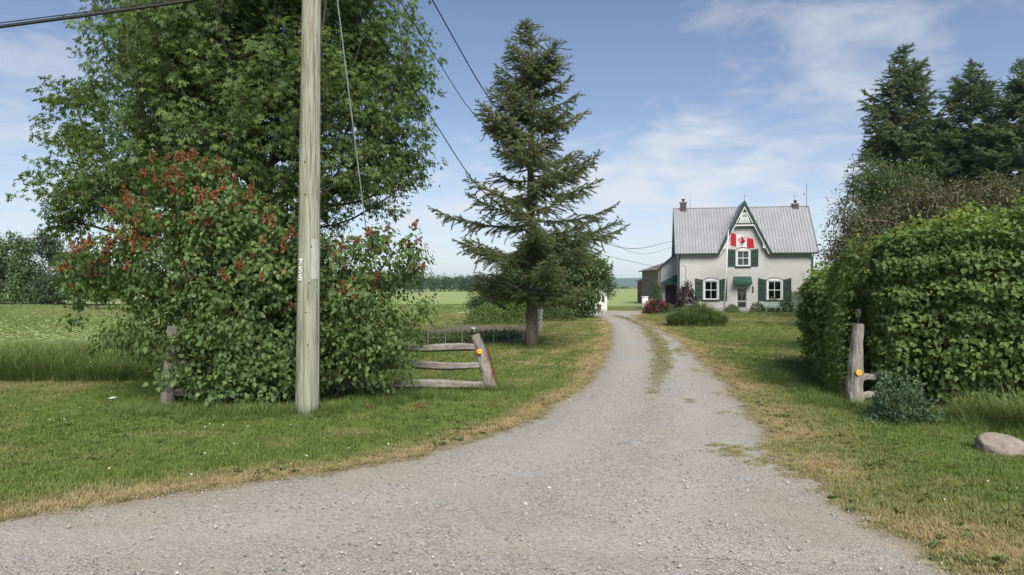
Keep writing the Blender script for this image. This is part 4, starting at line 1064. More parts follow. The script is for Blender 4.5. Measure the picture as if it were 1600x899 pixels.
def flowers_on(root, rx, ry, h, n, mat, r=.055, zmin=.35):
    me = None
    r_ = np.random.default_rng(5); k = 16; v = r_.normal(size=(k, 3)); v /= np.linalg.norm(v, axis=1)[:, None]
    me = leaf_cloud('flower', v*r*.3, v, r_.normal(size=(k, 3)), np.full(k, r), r_.uniform(size=k), 'oval', mat, None)
    for i in range(n):
        d = rng.normal(size=3); d[2] = abs(d[2])+zmin; d[1] -= .5; d /= np.linalg.norm(d)
        o = link('flower', me, root); o.location = d*np.array([rx, ry, h])*1.02; o.rotation_euler = tuple(rng.uniform(0, 6, 3)); o.scale = (rng.uniform(.7, 1.3),)*3

g = on_ground(1402, 672); mound('small_shrub', (g.x+.33, g.y+.5, 0), .48, .45, .58, 3200, .06, M['blue_bush'], 'small bushy blue green shrub at the foot of the right fence post', lump=.75)
g = on_ground(1097, 511); strap_clump('daylily_clump', (g.x, g.y+.9, 0), 1.45, 1.1, 3400, 1.5, .035, M['lily'], 'big mound of long leaved daylilies in front of the house')
d = 49.5; p = at(1026, 447, d); b = mound('peony_bush', (p.x, d, 0), .85, .7, 1.0, 2200, .12, M['tree_dark'], 'flowering red and pink peony bush at the left of the house'); flowers_on(b, .85, .7, 1.0, 40, M['petal_red'], .10); 
for k in range(14):
    pass
p = at(1015, 447, 50.3); b = mound('peony_bush', (p.x, 50.3, 0), .5, .5, .9, 800, .12, M['tree_dark'], 'pale pink peony bush next to the driveway end by the house'); flowers_on(b, .5, .5, .95, 34, M['petal_pink'], .11)
p = at(1072, 447, 53.2); mound('smoke_bush', (p.x, 53.2, 0), .85, .6, 2.15, 2600, .15, M['purple'], 'dark purple smoke bush against the left end of the house wall', up=.9, lump=.5)
p = at(1046, 447, 51.5); mound('perennial_clump', (p.x, 51.5, 0), .6, .5, .62, 700, .12, M['crab'], 'dusty pink low perennials beside the peony bush', cat='plant')
p = at(1046, 447, 56); mound('climbing_vine', (p.x-1.0, 56.2, 0), .45, .4, 2.3, 1500, .14, M['tree_mid'], 'leafy vine column by the barn corner left of the house', cat='vine')
for u, d, rx, h, n, m_, lab in ((1144, 52.6, .55, .55, 700, 'tree_yellow', 'low yellow green hosta just left of the front door'),
                               (1184, 52.8, .6, .75, 800, 'tree_mid', 'small green shrub just right of the front door'),
                               (1208, 53.0, .55, 1.15, 800, 'tree_yellow', 'yellow green shrub under the right ground floor window'),
                               (1226, 52.4, .6, .95, 900, 'blue_bush', 'grey green shrub right of the garden bench'),
                               (1246, 51.6, 1.15, 1.65, 2400, 'tree_mid', 'rounded dark green shrub at the right corner of the house')):
    p = at(u, 447, d); mound('foundation_shrub', (p.x, d, 0), rx, .5 if rx < 1 else .9, h, n, .12, M[m_], lab)
p = at(762, 447, 36.5); mound('garden_bush', (p.x, 36.5, 0), 1.25, .9, 1.0, 2600, .11, M['tree_yellow'], 'bright yellow green bush at the back of the vegetable garden')
p = at(812, 447, 36.0); mound('garden_bush', (p.x, 36.0, 0), .7, .6, 1.35, 1500, .11, M['tree_yellow'], 'loose yellowish tall bush right behind the lone spruce trunk', up=.9)
p = at(862, 447, 39.5); mound('garden_bush', (p.x, 39.2, 0), 1.5, .8, .8, 1800, .12, M['tree_mid'], 'low green bush under the dense round tree')
# vegetable rows: each plant row a thing
G_V = 'rows of vegetable plants in the garden'
for k in range(5):
    t = k/4; x0, y0, x1, y1 = -4.4-1.1*t, 21.6+2.0*t, .2+.2*t, 25.6+2.1*t
    root = empty('vegetable_row', (x0, y0, 0)); n = 1500
    s_ = rng.uniform(size=n); pl = np.round(s_*18)/18+rng.normal(0, .012, n)
    pos = np.stack([(x1-x0)*pl, (y1-y0)*pl, np.abs(rng.normal(.13, .07, n))], 1)+np.stack([rng.normal(0, .08, n), rng.normal(0, .08, n), np.zeros(n)], 1)
    dv = rng.normal(0, .7, (n, 3)); dv[:, 2] += .3; nr = np.array([0, 0, 1.])+rng.normal(0, .4, (n, 3))
    c = link('plants', leaf_cloud('plants', pos, dv, nr, .11*rng.uniform(.6, 1.2, n), rng.uniform(.1, .8, n), 'oval', M['tree_yellow' if k % 2 else 'lilac'], root), root); c['kind'] = 'stuff'
    prop(root, ['front', 'second', 'third', 'fourth', 'rearmost'][k]+' row of green vegetable plants behind the wire fence', 'plants', G_V)

# ------------------------------------------------------------------ rail fence, posts, pole
def post(base, top, r0, r1, parent, name='post', mat='wood_grey'):
    base, top = Vector(base), Vector(top); mb = MB(); n = 14
    pts = [base.lerp(top, k/n)+Vector((mnoise.noise((k*.4, base.x, 0))*.012, mnoise.noise((k*.4, base.x, 9))*.012, 0)) for k in range(n+1)]
    mb.tube(pts, [r0+(r1-r0)*k/n for k in range(n+1)], 14, wob=.22)
    o = mb.build(name, M[mat], parent)
    return o
def rail(a, b, w, h, parent, seed):
    a, b = Vector(a), Vector(b); n = 18; mb = MB(); pts = []
    for k in range(n+1):
        t = k/n; p = a.lerp(b, t); pts.append(p+Vector((0, mnoise.noise((t*3, seed, 0))*.04, mnoise.noise((t*2.6, seed, 5))*.075)))
    d = (b-a).normalized(); side = d.cross(Vector((0, 0, 1))).normalized()
    prof = [(-.5, -.35), (-.1, -.55), (.45, -.3), (.5, .25), (.1, .5), (-.35, .4)]
    vs = []; m_ = len(prof)
    for k, p in enumerate(pts):
        tp = .72+.28*math.sin(math.pi*min(1, max(0, k/n*.94+.03)))**.5
        for q, (i, j) in enumerate(prof):
            e = 1+.45*mnoise.noise((k*.33, q*1.7, seed))
            vs.append(p+side*i*w*tp*e+Vector((0, 0, 1))*j*h*tp*e)
    fs = [(k*m_+i, k*m_+(i+1) % m_, (k+1)*m_+(i+1) % m_, (k+1)*m_+i) for k in range(n) for i in range(m_)]
    fs += [tuple(range(m_))[::-1], tuple(range(n*m_, (n+1)*m_))]
    mb.add(vs, fs); return mb.build('rail', M['wood_rail'], parent)
def reflector(c, nrm, parent):
    mb = MB(); nrm = Vector(nrm).normalized(); c = Vector(c)
    mb.tube([c, c+nrm*.012, c+nrm*.016], [.048, .048, .038], 18)
    o = mb.build('reflector', M['reflector'], parent)
    mb = MB(); mb.tube([c+nrm*.016, c+nrm*.022], [.009, .007], 8); mb.build('bolt', M['rust'], parent)
    return o
fence = empty('split_rail_fence', (-3.2, 12.6, 0)); prop(fence, 'weathered grey split rail fence running through the lilac', 'fence')
fo = Vector((-3.2, 12.6, 0))
pr_b = on_ground(768, 611); pr_t = at(743, 523, pr_b.y-.02)
pl = [(Vector((-5.80, 11.62, -.03)), Vector((-5.70, 11.65, 1.32))), (Vector((-4.16, 12.35, -.03)), Vector((-4.22, 12.3, 1.22))), (pr_b+Vector((0, 0, -.03)), pr_t)]
for i, (b, t) in enumerate(pl):
    o = post(b-fo, t-fo, .115 if i < 2 else .125, .085 if i < 2 else .098, fence)
    if i == 2:
        o['label'] = 'leaning end post with an amber reflector'
        pc = b.lerp(t, .70); reflector(pc-fo+Vector((-.005, -.125, .02)), (0, -1, .12), o)
for (i, j) in ((0, 1), (1, 2)):
    for k, zf in enumerate((.78, .50, .17)):
        a = pl[i][0].lerp(pl[i][1], zf); b = pl[j][0].lerp(pl[j][1], [.76, .47, .16][k])
        rail(a-fo+Vector((0, .02*k, 0)), b-fo, .12, .15, fence, 3.1*k+i*7)
mb = MB(); tb = on_ground(778, 607); mb.bar(tb+Vector((0, .10, -.03)), at(761, 543, tb.y+.08), .045, .04); mb.bar(tb+Vector((.0, .13, -.03)), at(761, 543, tb.y+.11), .008, .05)
prop(mb.build('steel_stake', M['rust']), 'rusty steel stake leaning against the left fence end post', 'stake')
def solar_light(base, label, h=.12, r=.075, capm='steel'):
    root = empty('solar_light', base); mb = MB(); mb.tube([(0, 0, -.02), (0, 0, h*.55)], .014, 8); mb.build('stalk', M['black'], root)
    mb = MB(); mb.tube([(0, 0, h*.55), (0, 0, h*.95)], [.035, .045], 12); mb.build('lens', M['glass'], root)
    mb = MB(); mb.tube([(0, 0, h*.95), (0, 0, h*1.1), (0, 0, h*1.25)], [r, r*.95, r*.3], 14); mb.build('cap', M[capm], root)
    prop(root, label, 'garden light')
solar_light(pr_t+Vector((-.05, .02, .0)), 'small solar light on top of the left fence end post')

gp = empty('gate_post', (0, 0, 0)); g = on_ground(1334, 636); gp.location = g
tp = at(1341, 506, g.y); prop(gp, 'upright weathered wooden post with an amber reflector beside the hedge', 'post')
o = post((0, 0, -.03), tp-g, .14, .085, gp); o.name = 'shaft'
reflector(Vector((.02, -.128, .58)), (0, -1, .06), gp)
for k, z in enumerate((.46, .16)):
    rail(Vector((.06, .03, z)), Vector((.75, .5, z+.02)), .09, .12, gp, 40+k)
solar_light(tp+Vector((0, .0, 0)), 'dark solar light on top of the right wooden post', .2, .05, 'black')

pb, pt = on_ground(480, 649), at(487, 0, 10.75)
pole = empty('utility_pole', pb); prop(pole, 'thick grey green wooden utility pole in front of the lilac', 'utility pole')
ptop = pb+(pt-pb)*(9.9/(pt.z)); axisv = (ptop-pb)
def pole_at(z): return axisv*(z/ptop.z)
mb = MB(); mb.tube([pole_at(z) for z in np.linspace(-.05, 9.9, 40)], [.182-.006*z for z in np.linspace(0, 9.9, 40)], 28, wob=.025); mb.build('shaft', M['pole'], pole, True)
mb = MB(); q = Vector((.176, -.04, 0)); mb.tube([pole_at(z)+q*(1-.038*z) for z in np.linspace(.02, 9.0, 30)], .013, 6); mb.build('ground_wire_moulding', M['pole'], pole, True)
# pale marker strip and the stencilled number
mb = MB(); vs = []
for z in (2.10, 2.72):
    for k in range(6):
        a = R(-62+k*11); rr = .182-.006*z+.006; vs.append(pole_at(z)+Vector((math.cos(a)*rr, math.sin(a)*rr, 0)))
mb.add(vs, [(k, k+1, 7+k, 6+k) for k in range(5)]); mb.build('marker_strip', M['marker'], pole)
def text_mesh(body, size, extrude=.002):
    c = bpy.data.curves.new('digit', 'FONT'); c.body = body; c.size = size; c.extrude = extrude; c.offset = .006; c.align_x = 'CENTER'; c.align_y = 'CENTER'
    o = bpy.data.objects.new('digit_src', c); COL.objects.link(o); dg = bpy.context.evaluated_depsgraph_get(); me = bpy.data.meshes.new_from_object(o.evaluated_get(dg)); bpy.data.objects.remove(o)
    me.materials.clear(); me.materials.append(M['white']); return me
for k, ch in enumerate('755'):
    z = 2.36-.118*k; a = R(-118); rr = .182-.006*z+.007
    o = link('digit', text_mesh(ch, .135), pole); o.location = pole_at(z)+Vector((math.cos(a)*rr, math.sin(a)*rr, 0)); o.rotation_euler = (R(90), 0, R(-28)); o.scale = (1.15, 1, 1)
for z, a_ in ((2.05, -70), (2.6, -62), (3.4, -95), (1.6, -85), (3.9, -100), (1.1, -75)):
    a = R(a_); rr = .182-.006*z; c = pole_at(z)+Vector((math.cos(a)*rr, math.sin(a)*rr, 0)); mb = MB(); mb.tube([c, c+Vector((math.cos(a), math.sin(a), 0))*.018], .009, 6); mb.build('nail', M['black'], pole)
mb = MB()
for z in (9.5, 8.35, 7.3, 6.7): c = pole_at(z); mb.tube([c+Vector((-.2, .0, 0)), c+Vector((.2, 0, 0))], .02, 6)
mb.build('wire_bracket', M['steel'], pole)
def cable(name, pts, r, label, mat='wire', group=None):
    mb = MB(); mb.tube([tuple(p) for p in pts], r, 5); return prop(mb.build(name, M[mat]), label, 'cable', group)
P0 = pb+pole_at(6.7); a = P0+Vector((-.18, 0, 0)); tt = np.linspace(0, 1, 40)
cable('phone_cable', [(a.x-44*t, a.y+.2*t, a.z-4*1.75*t*(1-t)) for t in tt], .028, 'thick black cable crossing the upper left corner to the pole')
cable('lashing_wire', [(a.x-44*t, a.y+.05+.2*t, a.z+.06-4*1.70*t*(1-t)) for t in tt], .009, 'thin messenger wire running just above the thick cable')
def spline_wire(z0, end, keys, name, label, r):
    a = pb+pole_at(z0)+Vector((.16, .02, 0)); e = Vector(end); ts = np.array([0]+[k[0] for k in keys]+[1]); zs = np.array([a.z]+[k[1] for k in keys]+[e.z])
    sl = np.diff(zs)/np.diff(ts); m_ = np.concatenate([[sl[0]], np.where(sl[:-1]*sl[1:] > 0, 2*sl[:-1]*sl[1:]/(sl[:-1]+sl[1:]+1e-9), 0), [sl[-1]]])
    tt = np.linspace(0, 1, 90); k_ = np.clip(np.searchsorted(ts, tt, 'right')-1, 0, len(ts)-2); h_ = ts[k_+1]-ts[k_]; x_ = (tt-ts[k_])/h_
    z = (2*x_**3-3*x_**2+1)*zs[k_]+(x_**3-2*x_**2+x_)*h_*m_[k_]+(-2*x_**3+3*x_**2)*zs[k_+1]+(x_**3-x_**2)*h_*m_[k_+1]
    return cable(name, [(a.x+(e.x-a.x)*t, a.y+(e.y-a.y)*t, zz) for t, zz in zip(tt, z)], r, label)
spline_wire(9.5, at(1053, 377, 57), [(.0778, 7.95), (.1505, 6.66), (.474, 3.9)], 'service_wire', 'upper service wire from the pole past the spruce to the house', .014)
spline_wire(8.35, at(1053, 386, 57), [(.085, 6.75), (.125, 6.1), (.592, 3.84)], 'service_wire', 'middle service wire from the pole to the house corner', .009)
spline_wire(7.3, at(1033, 419, 60), [(.072, 5.7), (.1445, 4.35), (.3, 3.65), (.5, 3.5)], 'service_wire', 'lowest service wire from the pole to the rear wing', .012)
gt = pb+pole_at(9.5); ge = Vector((-2.32, 12.9, -.03)); n = 24
cable('guy_wire', [gt.lerp(ge, k/n)+Vector((0, 0, -.12*math.sin(math.pi*k/n))) for k in range(n+1)], .011, 'grey stay wire slanting down from the pole into the lilac', 'steel')

# ------------------------------------------------------------------ farmhouse
HO = at(1060, 447, 55.0); HO.z = 0
house = empty('farmhouse', HO, R(-11)); house.scale = (.955, .955, .985); prop(house, 'white stucco farmhouse with a steep front gable and green trim', 'house')
W, D, EZ = 10.45, 6.8, 4.92; RZ = 8.55; CX = 5.22; GZ = 8.72; GW = 1.95; OV = .32
openings = [(2.62, 1.06, .95, 2.42), (7.60, 1.06, .95, 2.42), (5.15, .96, 3.62, 4.82), (5.06, .86, .12, 2.12)]
def wall_with_holes(x0, x1, z0, z1, holes, y, th, mb):
    xs = sorted({x0, x1, *[c-w/2 for c, w, _, _ in holes], *[c+w/2 for c, w, _, _ in holes]}); zs = sorted({z0, z1, *[h[2] for h in holes], *[h[3] for h in holes]})
    for a, b in zip(xs, xs[1:]):
        for c, d in zip(zs, zs[1:]):
            mx, mz = (a+b)/2, (c+d)/2
            if any(abs(mx-h[0]) < h[1]/2 and h[2] < mz < h[3] for h in holes): continue
            mb.add([(a, y, c), (b, y, c), (b, y, d), (a, y, d)], [(0, 1, 2, 3)])
    for c, w, a, b in holes:
        l, r = c-w/2, c+w/2
        mb.add([(l, y, a), (r, y, a), (r, y, b), (l, y, b), (l, y+th, a), (r, y+th, a), (r, y+th, b), (l, y+th, b)], [(0, 4, 5, 1), (1, 5, 6, 2), (2, 6, 7, 3), (3, 7, 4, 0)])
mb = MB(); wall_with_holes(0, W, 0, EZ+.02, openings, 0, .2, mb)
mb.add([(CX-GW, 0, EZ+.02), (CX+GW, 0, EZ+.02), (CX, 0, GZ-.08)], [(0, 1, 2)])
mb.build('wall', M['stucco'], house)
mb = MB(); mb.add([(0, 0, 0), (0, D, 0), (0, D, EZ), (0, D/2, RZ-.1), (0, 0, EZ)], [(0, 4, 3, 2, 1)]); mb.build('wall', M['stucco'], house)
mb = MB(); mb.add([(W, 0, 0), (W, D, 0), (W, D, EZ), (W, D/2, RZ-.1), (W, 0, EZ)], [(0, 1, 2, 3, 4)]); mb.build('wall', M['stucco'], house)
mb = MB(); mb.add([(0, D, 0), (W, D, 0), (W, D, EZ), (0, D, EZ)], [(3, 2, 1, 0)]); mb.build('wall', M['stucco'], house)
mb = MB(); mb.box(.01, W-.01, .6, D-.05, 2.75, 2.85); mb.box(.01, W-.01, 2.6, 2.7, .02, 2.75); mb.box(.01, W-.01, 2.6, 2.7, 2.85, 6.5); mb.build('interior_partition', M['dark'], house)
mb = MB(); mb.box(-.04, W+.04, -.05, .012, -.05, .28); mb.build('foundation', M['concrete'], house)
# ribbed steel sheets, two courses, cut along the valleys of the gable
slope = (RZ-EZ)/(D/2); y_of = lambda z: (z-EZ)/slope
def gable_z(x): return GZ-abs(x-CX)*(GZ-EZ)/GW
e0 = -OV
def strip_sheet(x0, x1, back, z_lo, z_hi):
    nr = 3; pitch = (x1-x0)/nr; cols = []
    for k in range(nr):
        a = x0+k*pitch; cols += [(a, .0), (a+pitch*.74, .0), (a+pitch*.80, .045), (a+pitch*.93, .045)]
    cols.append((x1, .0)); vs = []; fs = []
    for (x, h) in cols:
        ylo, yhi = y_of(z_lo), y_of(z_hi)
        if not back and abs(x-CX) < GW+.30:
            yv = max(ylo, y_of(gable_z(x))-.02); ylo = min(yv, yhi)
        for yy in (ylo, yhi):
            z = EZ+yy*slope+.06; yr = D-yy if back else yy
            nrm = Vector((0, -slope, 1)).normalized(); yr2 = yr+(nrm.y*h if not back else -nrm.y*h); vs.append((x, yr2, z+nrm.z*h))
    for k in range(len(cols)-1):
        if abs(vs[2*k][1]-vs[2*k+1][1]) < 1e-4 and abs(vs[2*k+2][1]-vs[2*k+3][1]) < 1e-4: continue
        fs.append((2*k, 2*k+2, 2*k+3, 2*k+1) if not back else (2*k+1, 2*k+3, 2*k+2, 2*k))
    return vs, fs
zl, zm, zh = EZ+e0*slope, EZ+(RZ-EZ)*.47, RZ
xa, xb = -.28, W+.42; nsh = 15
roof = empty('roof', (0, 0, 0)); roof.parent = house
for side in (False, True):
    for k in range(nsh):
        x0 = xa+(xb-xa)*k/nsh; x1 = xa+(xb-xa)*(k+1)/nsh
        for c, (za, zb) in enumerate(((zl, zm+.06), (zm, zh))):
            vs, fs = strip_sheet(x0, x1, side, za, zb)
            if c == 0: vs = [(x, y-(.012 if not side else -.012), z-.022) for x, y, z in vs]
            if fs:
                mb = MB(); mb.add(vs, fs); mb.build('roof_sheet', M['roof'], roof)
for sg in (-1, 1):                       # gable roof planes
    zf = EZ-.35; xe = CX+sg*(GW+.18); mb = MB(); rows = []
    n = 12
    for k in range(n):
        z0, z1 = GZ+.05-(GZ+.05-zf)*k/n, GZ+.05-(GZ+.05-zf)*(k+1)/n
        f = lambda z: CX+sg*(GW+.18)*(GZ+.05-z)/(GZ+.05-zf)
        yb = lambda z: min(max(y_of(z)+.15, -.1), D/2+.1)
        mb.add([(f(z0), -.36, z0), (f(z1), -.36, z1), (f(z1), yb(z1), z1), (f(z0), yb(z0), z0)], [(0, 1, 2, 3)])
    mb.build('gable_roof', M['roof'], roof)
    a, b = Vector((CX, -.39, GZ+.03)), Vector((xe, -.39, zf)); mb = MB(); nrm = Vector((sg*(GZ-zf), 0, GW)).normalized()
    mb.prism([(a.x, a.z+.05), (b.x+sg*.02, b.z+.02), (b.x-sg*.18, b.z-.02), (a.x, a.z-.42)][::(1 if sg > 0 else -1)], -.40, -.34); mb.build('verge_board', M['green'], roof)
    mb = MB(); mb.prism([(a.x, a.z-.43), (b.x-sg*.19, b.z-.02), (b.x-sg*.26, b.z-.02), (a.x, a.z-.60)][::(1 if sg > 0 else -1)], -.375, -.335); mb.build('verge_trim', M['white'], roof)
    # curved bracket in the gable foot
    pts = []; arc = []
    for k in range(11):
        t = k/10; ang = t*math.pi/2; arc.append((CX+sg*(.42+1.02*math.sin(ang)), 5.0+1.82*math.cos(ang)**.9))
    f2 = lambda z: CX+sg*(GW+.18)*(GZ+.05-z)/(GZ+.05-zf)
    outer = [(f2(z)-sg*.30, z) for z in (4.72, 5.3, 5.9, 6.5, 6.85)]
    poly = arc[::-1]+outer[::-1][0:0]
    mb = MB(); ao = [(CX+sg*min(abs(x-CX), 9), z) for x, z in arc]
    for k in range(10):
        (x0, z0), (x1, z1) = arc[k], arc[k+1]; o0, o1 = f2(z0)-sg*.22, f2(z1)-sg*.22
        q = [(x0, z0), (x1, z1), (o1, z1), (o0, z0)]
        if sg < 0: q = q[::-1]
        mb.prism(q, -.33, -.29)
    mb.build('gable_bracket', M['white'], roof)
mb = MB(); mb.prism([(CX-.72, 6.88), (CX+.72, 6.88), (CX+.70, 6.98), (CX-.70, 6.98)], -.385, -.30); mb.build('gable_tie', M['green'], roof)
mb = MB(); mb.prism([(CX-.74, 6.76), (CX+.74, 6.76), (CX+.72, 6.875), (CX-.72, 6.875)], -.37, -.30); mb.build('gable_tie', M['white'], roof)
arch = [(CX-.52, 6.985)]+[(CX+.33*math.cos(a), 7.32+.52*math.sin(a)) for a in np.linspace(math.pi, 0, 9)]+[(CX+.52, 6.985)]
mb = MB(); mb.prism(arch, -.30, -.27); mb.build('gable_panel', M['white'], roof)
arch2 = [(CX+.20*math.cos(a), 7.45+.28*math.sin(a)) for a in np.linspace(math.pi, 0, 9)]
mb = MB(); mb.prism(arch2, -.31, -.302); mb.build('gable_ornament', M['roof'], roof)
for k in range(9):
    x = CX-.44+.11*k; mb = MB(); mb.box(x-.014, x+.014, -.318, -.302, 6.99, 7.16+(.16 if abs(k-4) < 3 else 0)); mb.build('spindle', M['green'], roof)
mb = MB(); mb.box(xa, CX-GW-.12, -OV-.13, -OV-.01, zl-.07, zl+.055); mb.build('gutter', M['green'], house)
mb = MB(); mb.box(CX+GW+.12, xb, -OV-.13, -OV-.01, zl-.07, zl+.055); mb.build('gutter', M['green'], house)
for x0, x1 in ((xa+.02, CX-GW-.1), (CX+GW+.1, xb-.02)):
    mb = MB(); mb.box(x0, x1, -OV, -.003, zl-.05, zl-.02); mb.build('soffit', M['white'], house)
for x in (xa-.03, xb+.002):              # rake trim
    for s0, s1 in (((-OV), D/2), (D+OV, D/2)):
        mb = MB(); za = EZ-OV*slope; mb.add([(x, s0, za-.02), (x, s1, RZ-.02), (x, s1, RZ+.12), (x, s0, za+.12), (x+.03, s0, za-.02), (x+.03, s1, RZ-.02), (x+.03, s1, RZ+.12), (x+.03, s0, za+.12)], [(0, 1, 2, 3), (7, 6, 5, 4), (0, 4, 5, 1), (3, 2, 6, 7), (0, 3, 7, 4), (1, 5, 6, 2)]); mb.build('rake_trim', M['green'], house)
mb = MB(); mb.tube([(xa, D/2, RZ+.09), (xb, D/2, RZ+.09)], .07, 8); mb.build('ridge_cap', M['roof'], roof)
for x in (.06, W+.02):
    mb = MB(); mb.tube([(x, -OV-.07, zl-.05), (x, -.10, zl-.45), (x, -.09, 2.5), (x, -.09, .15)], .05, 8); mb.build('downspout', M['green'], house)
def chimney(x, w, z0, z1, name_pot=True):
    ch = empty('chimney', (x, D/2, 0)); ch.parent = roof
    mb = MB(); mb.box(-w/2+.012, w/2-.012, -w/2+.012, w/2-.012, z0, z1); mb.build('core', M['mortar'], ch)
    nz = int((z1-z0)/.10); bmesh_ = {}
    for r_ in range(nz):
        z = z0+r_*.10; nb = 3; bw = w/nb
        for k in range(nb):
            for sd in (0, 1):
                key = 1
                mb = MB(); e = .008
                if sd == 0: mb.box(-w/2+k*bw+e, -w/2+(k+1)*bw-e, -w/2, -w/2+.05, z+e, z+.10-e)
                else: mb.box(-w/2, -w/2+.05, -w/2+.052+k*(bw-.02)+e, -w/2+.052+(k+1)*(bw-.02)-e, z+e, z+.10-e)
                bmesh_.setdefault('m', MB()).add(mb.v, mb.f)
    o = bmesh_['m'].build('brickwork', M['brick'], ch); o['kind'] = 'stuff'
    mb = MB(); mb.box(-w/2-.06, w/2+.06, -w/2-.06, w/2+.06, z1, z1+.10); mb.build('cap', M['mortar'], ch)
    if name_pot: mb = MB(); mb.tube([(0, 0, z1+.1), (0, 0, z1+.28), (0, 0, z1+.30), (0, 0, z1+.36)], [.11, .10, .17, .15], 10); mb.build('pot', M['black'], ch)
chimney(.56, .52, RZ-.3, RZ+.52); chimney(9.85, .46, RZ-.3, RZ+.20)
def rod(x, z0, z1, ball=True, y=None, name='lightning_rod'):
    mb = MB(); y = D/2 if y is None else y; mb.tube([(x, y, z0), (x, y, z1)], [.022, .010], 6)
    if ball: zc_ = z0+(z1-z0)*.55; mb.tube([(x, y, zc_-.05), (x, y, zc_), (x, y, zc_+.05)], [.02, .06, .02], 8)
    mb.build(name, M['steel'], roof)
rod(1.15, RZ, RZ+1.3); rod(CX, GZ, GZ+.75, y=-.3); rod(9.8, RZ+.3, RZ+1.35)
mb = MB(); mb.tube([(W+.30, D/2-.1, RZ-1.4), (W+.30, D/2-.1, RZ+1.95)], .028, 8); mb.tube([(W+.52, D/2-.1, RZ-.9), (W+.5, D/2-.1, RZ-.2), (W+.36, D/2-.1, RZ+.02)], .018, 6); mb.tube([(W+.1, D/2-.1, RZ+1.0), (W+.10, D/2-.1, RZ+1.15)], .06, 8); mb.bar((W+.10, D/2-.1, RZ+1.05), (W+.3, D/2-.1, RZ+.9), .015, .015); mb.build('antenna_mast', M['steel'], roof)

def window(cx, w, z0, z1, curtain=False):
    wd = empty('window', (0, 0, 0)); wd.parent = house
    l, r = cx-w/2, cx+w/2; f = .075
    mb = MB()
    for q in ((l, l+f, z0, z1), (r-f, r, z0, z1), (l+f, r-f, z0, z0+f), (l+f, r-f, z1-f, z1)): mb.box(q[0], q[1], .02, .10, q[2], q[3])
    mz = (z0+z1)/2+.02; mb.box(l+f, r-f, .035, .09, mz-.028, mz+.028); mb.box(cx-.02, cx+.02, .04, .085, z0+f, mz-.028); mb.box(cx-.02, cx+.02, .04, .085, mz+.028, z1-f)
    mb.build('frame', M['white'], wd)
    for a, b in ((l+f, cx-.02), (cx+.02, r-f)):
        for c, d in ((z0+f, mz-.028), (mz+.028, z1-f)):
            mb = MB(); mb.add([(a, .062, c), (b, .062, c), (b, .062, d), (a, .062, d)], [(0, 1, 2, 3)]); mb.build('pane', M['glass'], wd)
    t = .075; ah = .17                   # white casing with a shallow arched head, green outline
    seg = [(l-t+(w+2*t)*k/10, z1+.05+ah*math.sin(math.pi*(k/10))**.75) for k in range(11)]
    mb = MB(); mb.prism([(l-t, z1+.004)]+seg[:]+[(r+t, z1+.004)], -.035, -.004); mb.box(l-t, l-.003, -.035, -.004, z0-.02, z1+.003); mb.box(r+.003, r+t, -.035, -.004, z0-.02, z1+.003); mb.build('casing', M['white'], wd)
    mb = MB(); o2 = [(l-t-.05+(w+2*t+.10)*k/10, z1+.075+(ah+.035)*math.sin(math.pi*(k/10))**.75) for k in range(11)]
    for k in range(10): mb.prism([seg[k], seg[k+1], o2[k+1], o2[k]], -.042, -.004)
    mb.build('arch_trim', M['green'], wd)
    mb = MB(); mb.box(l-t-.06, r+t+.06, -.10, .015, z0-.12, z0-.025); mb.build('sill', M['green'], wd)
    if curtain:
        mb = MB(); n = 16
        for k in range(n):
            x0, x1 = l+.06+(w-.12)*k/n, l+.06+(w-.12)*(k+1)/n; y0, y1 = .16+.02*(k % 2), .16+.02*((k+1) % 2); mb.add([(x0, y0, z0+.03), (x1, y1, z0+.03), (x1, y1, z1-.02), (x0, y0, z1-.02)], [(0, 1, 2, 3)])
        mb.build('curtain', M['curtain'], wd)
    return wd
for i, (c, w, a, b) in enumerate(openings[:3]): window(c, w, a, b, i == 2)
def shutter(x0, x1, z0, zl_, zr):
    sh = empty('shutter', (0, 0, 0)); sh.parent = house; nb = 4; g_ = .028; bw = (x1-x0-g_*(nb-1))/nb
    for k in range(nb):
        a = x0+k*(bw+g_); f = (k+.5)/nb; zt = zl_+(zr-zl_)*f; mb = MB(); mb.box(a, a+bw, -.060, -.030, z0, zt); mb.build('board', M['green'], sh)
    mb = MB(); h = min(zl_, zr)-z0
    for q in (.16, .5, .84): mb.box(x0+.004, x1-.004, -.029, -.006, z0+h*q-.05, z0+h*q+.05)
    mb.build('batten', M['green'], sh)
for c in (2.62, 7.60):
    shutter(c-1.27, c-.67, .86, 2.66, 2.52); shutter(c+.67, c+1.27, .86, 2.52, 2.66)
shutter(5.15-1.18, 5.15-.62, 3.58, 4.98, 4.90); shutter(5.15+.62, 5.15+1.18, 3.58, 4.90, 4.98)
dr_ = empty('door', (0, 0, 0)); dr_.parent = house; c, w, a, b = openings[3]; l, r = c-w/2, c+w/2
mb = MB(); mb.box(l+.04, l+.13, .03, .07, a+.03, b-.04); mb.box(r-.13, r-.04, .03, .07, a+.03, b-.04); mb.box(l+.13, r-.13, .03, .07, b-.14, b-.04); mb.box(l+.13, r-.13, .03, .07, a+.62, a+.76); mb.box(l+.13, r-.13, .03, .07, a+.03, a+.22); mb.build('screen_frame', M['screen'], dr_)
mb = MB(); mb.add([(l+.13, .05, a+.76), (r-.13, .05, a+.76), (r-.13, .05, b-.14), (l+.13, .05, b-.14)], [(0, 1, 2, 3)]); mb.build('pane', M['glass'], dr_)
mb = MB(); mb.add([(l+.13, .055, a+.22), (r-.13, .055, a+.22), (r-.13, .055, a+.62), (l+.13, .055, a+.62)], [(0, 1, 2, 3)]); mb.build('kick_panel', M['dark'], dr_)
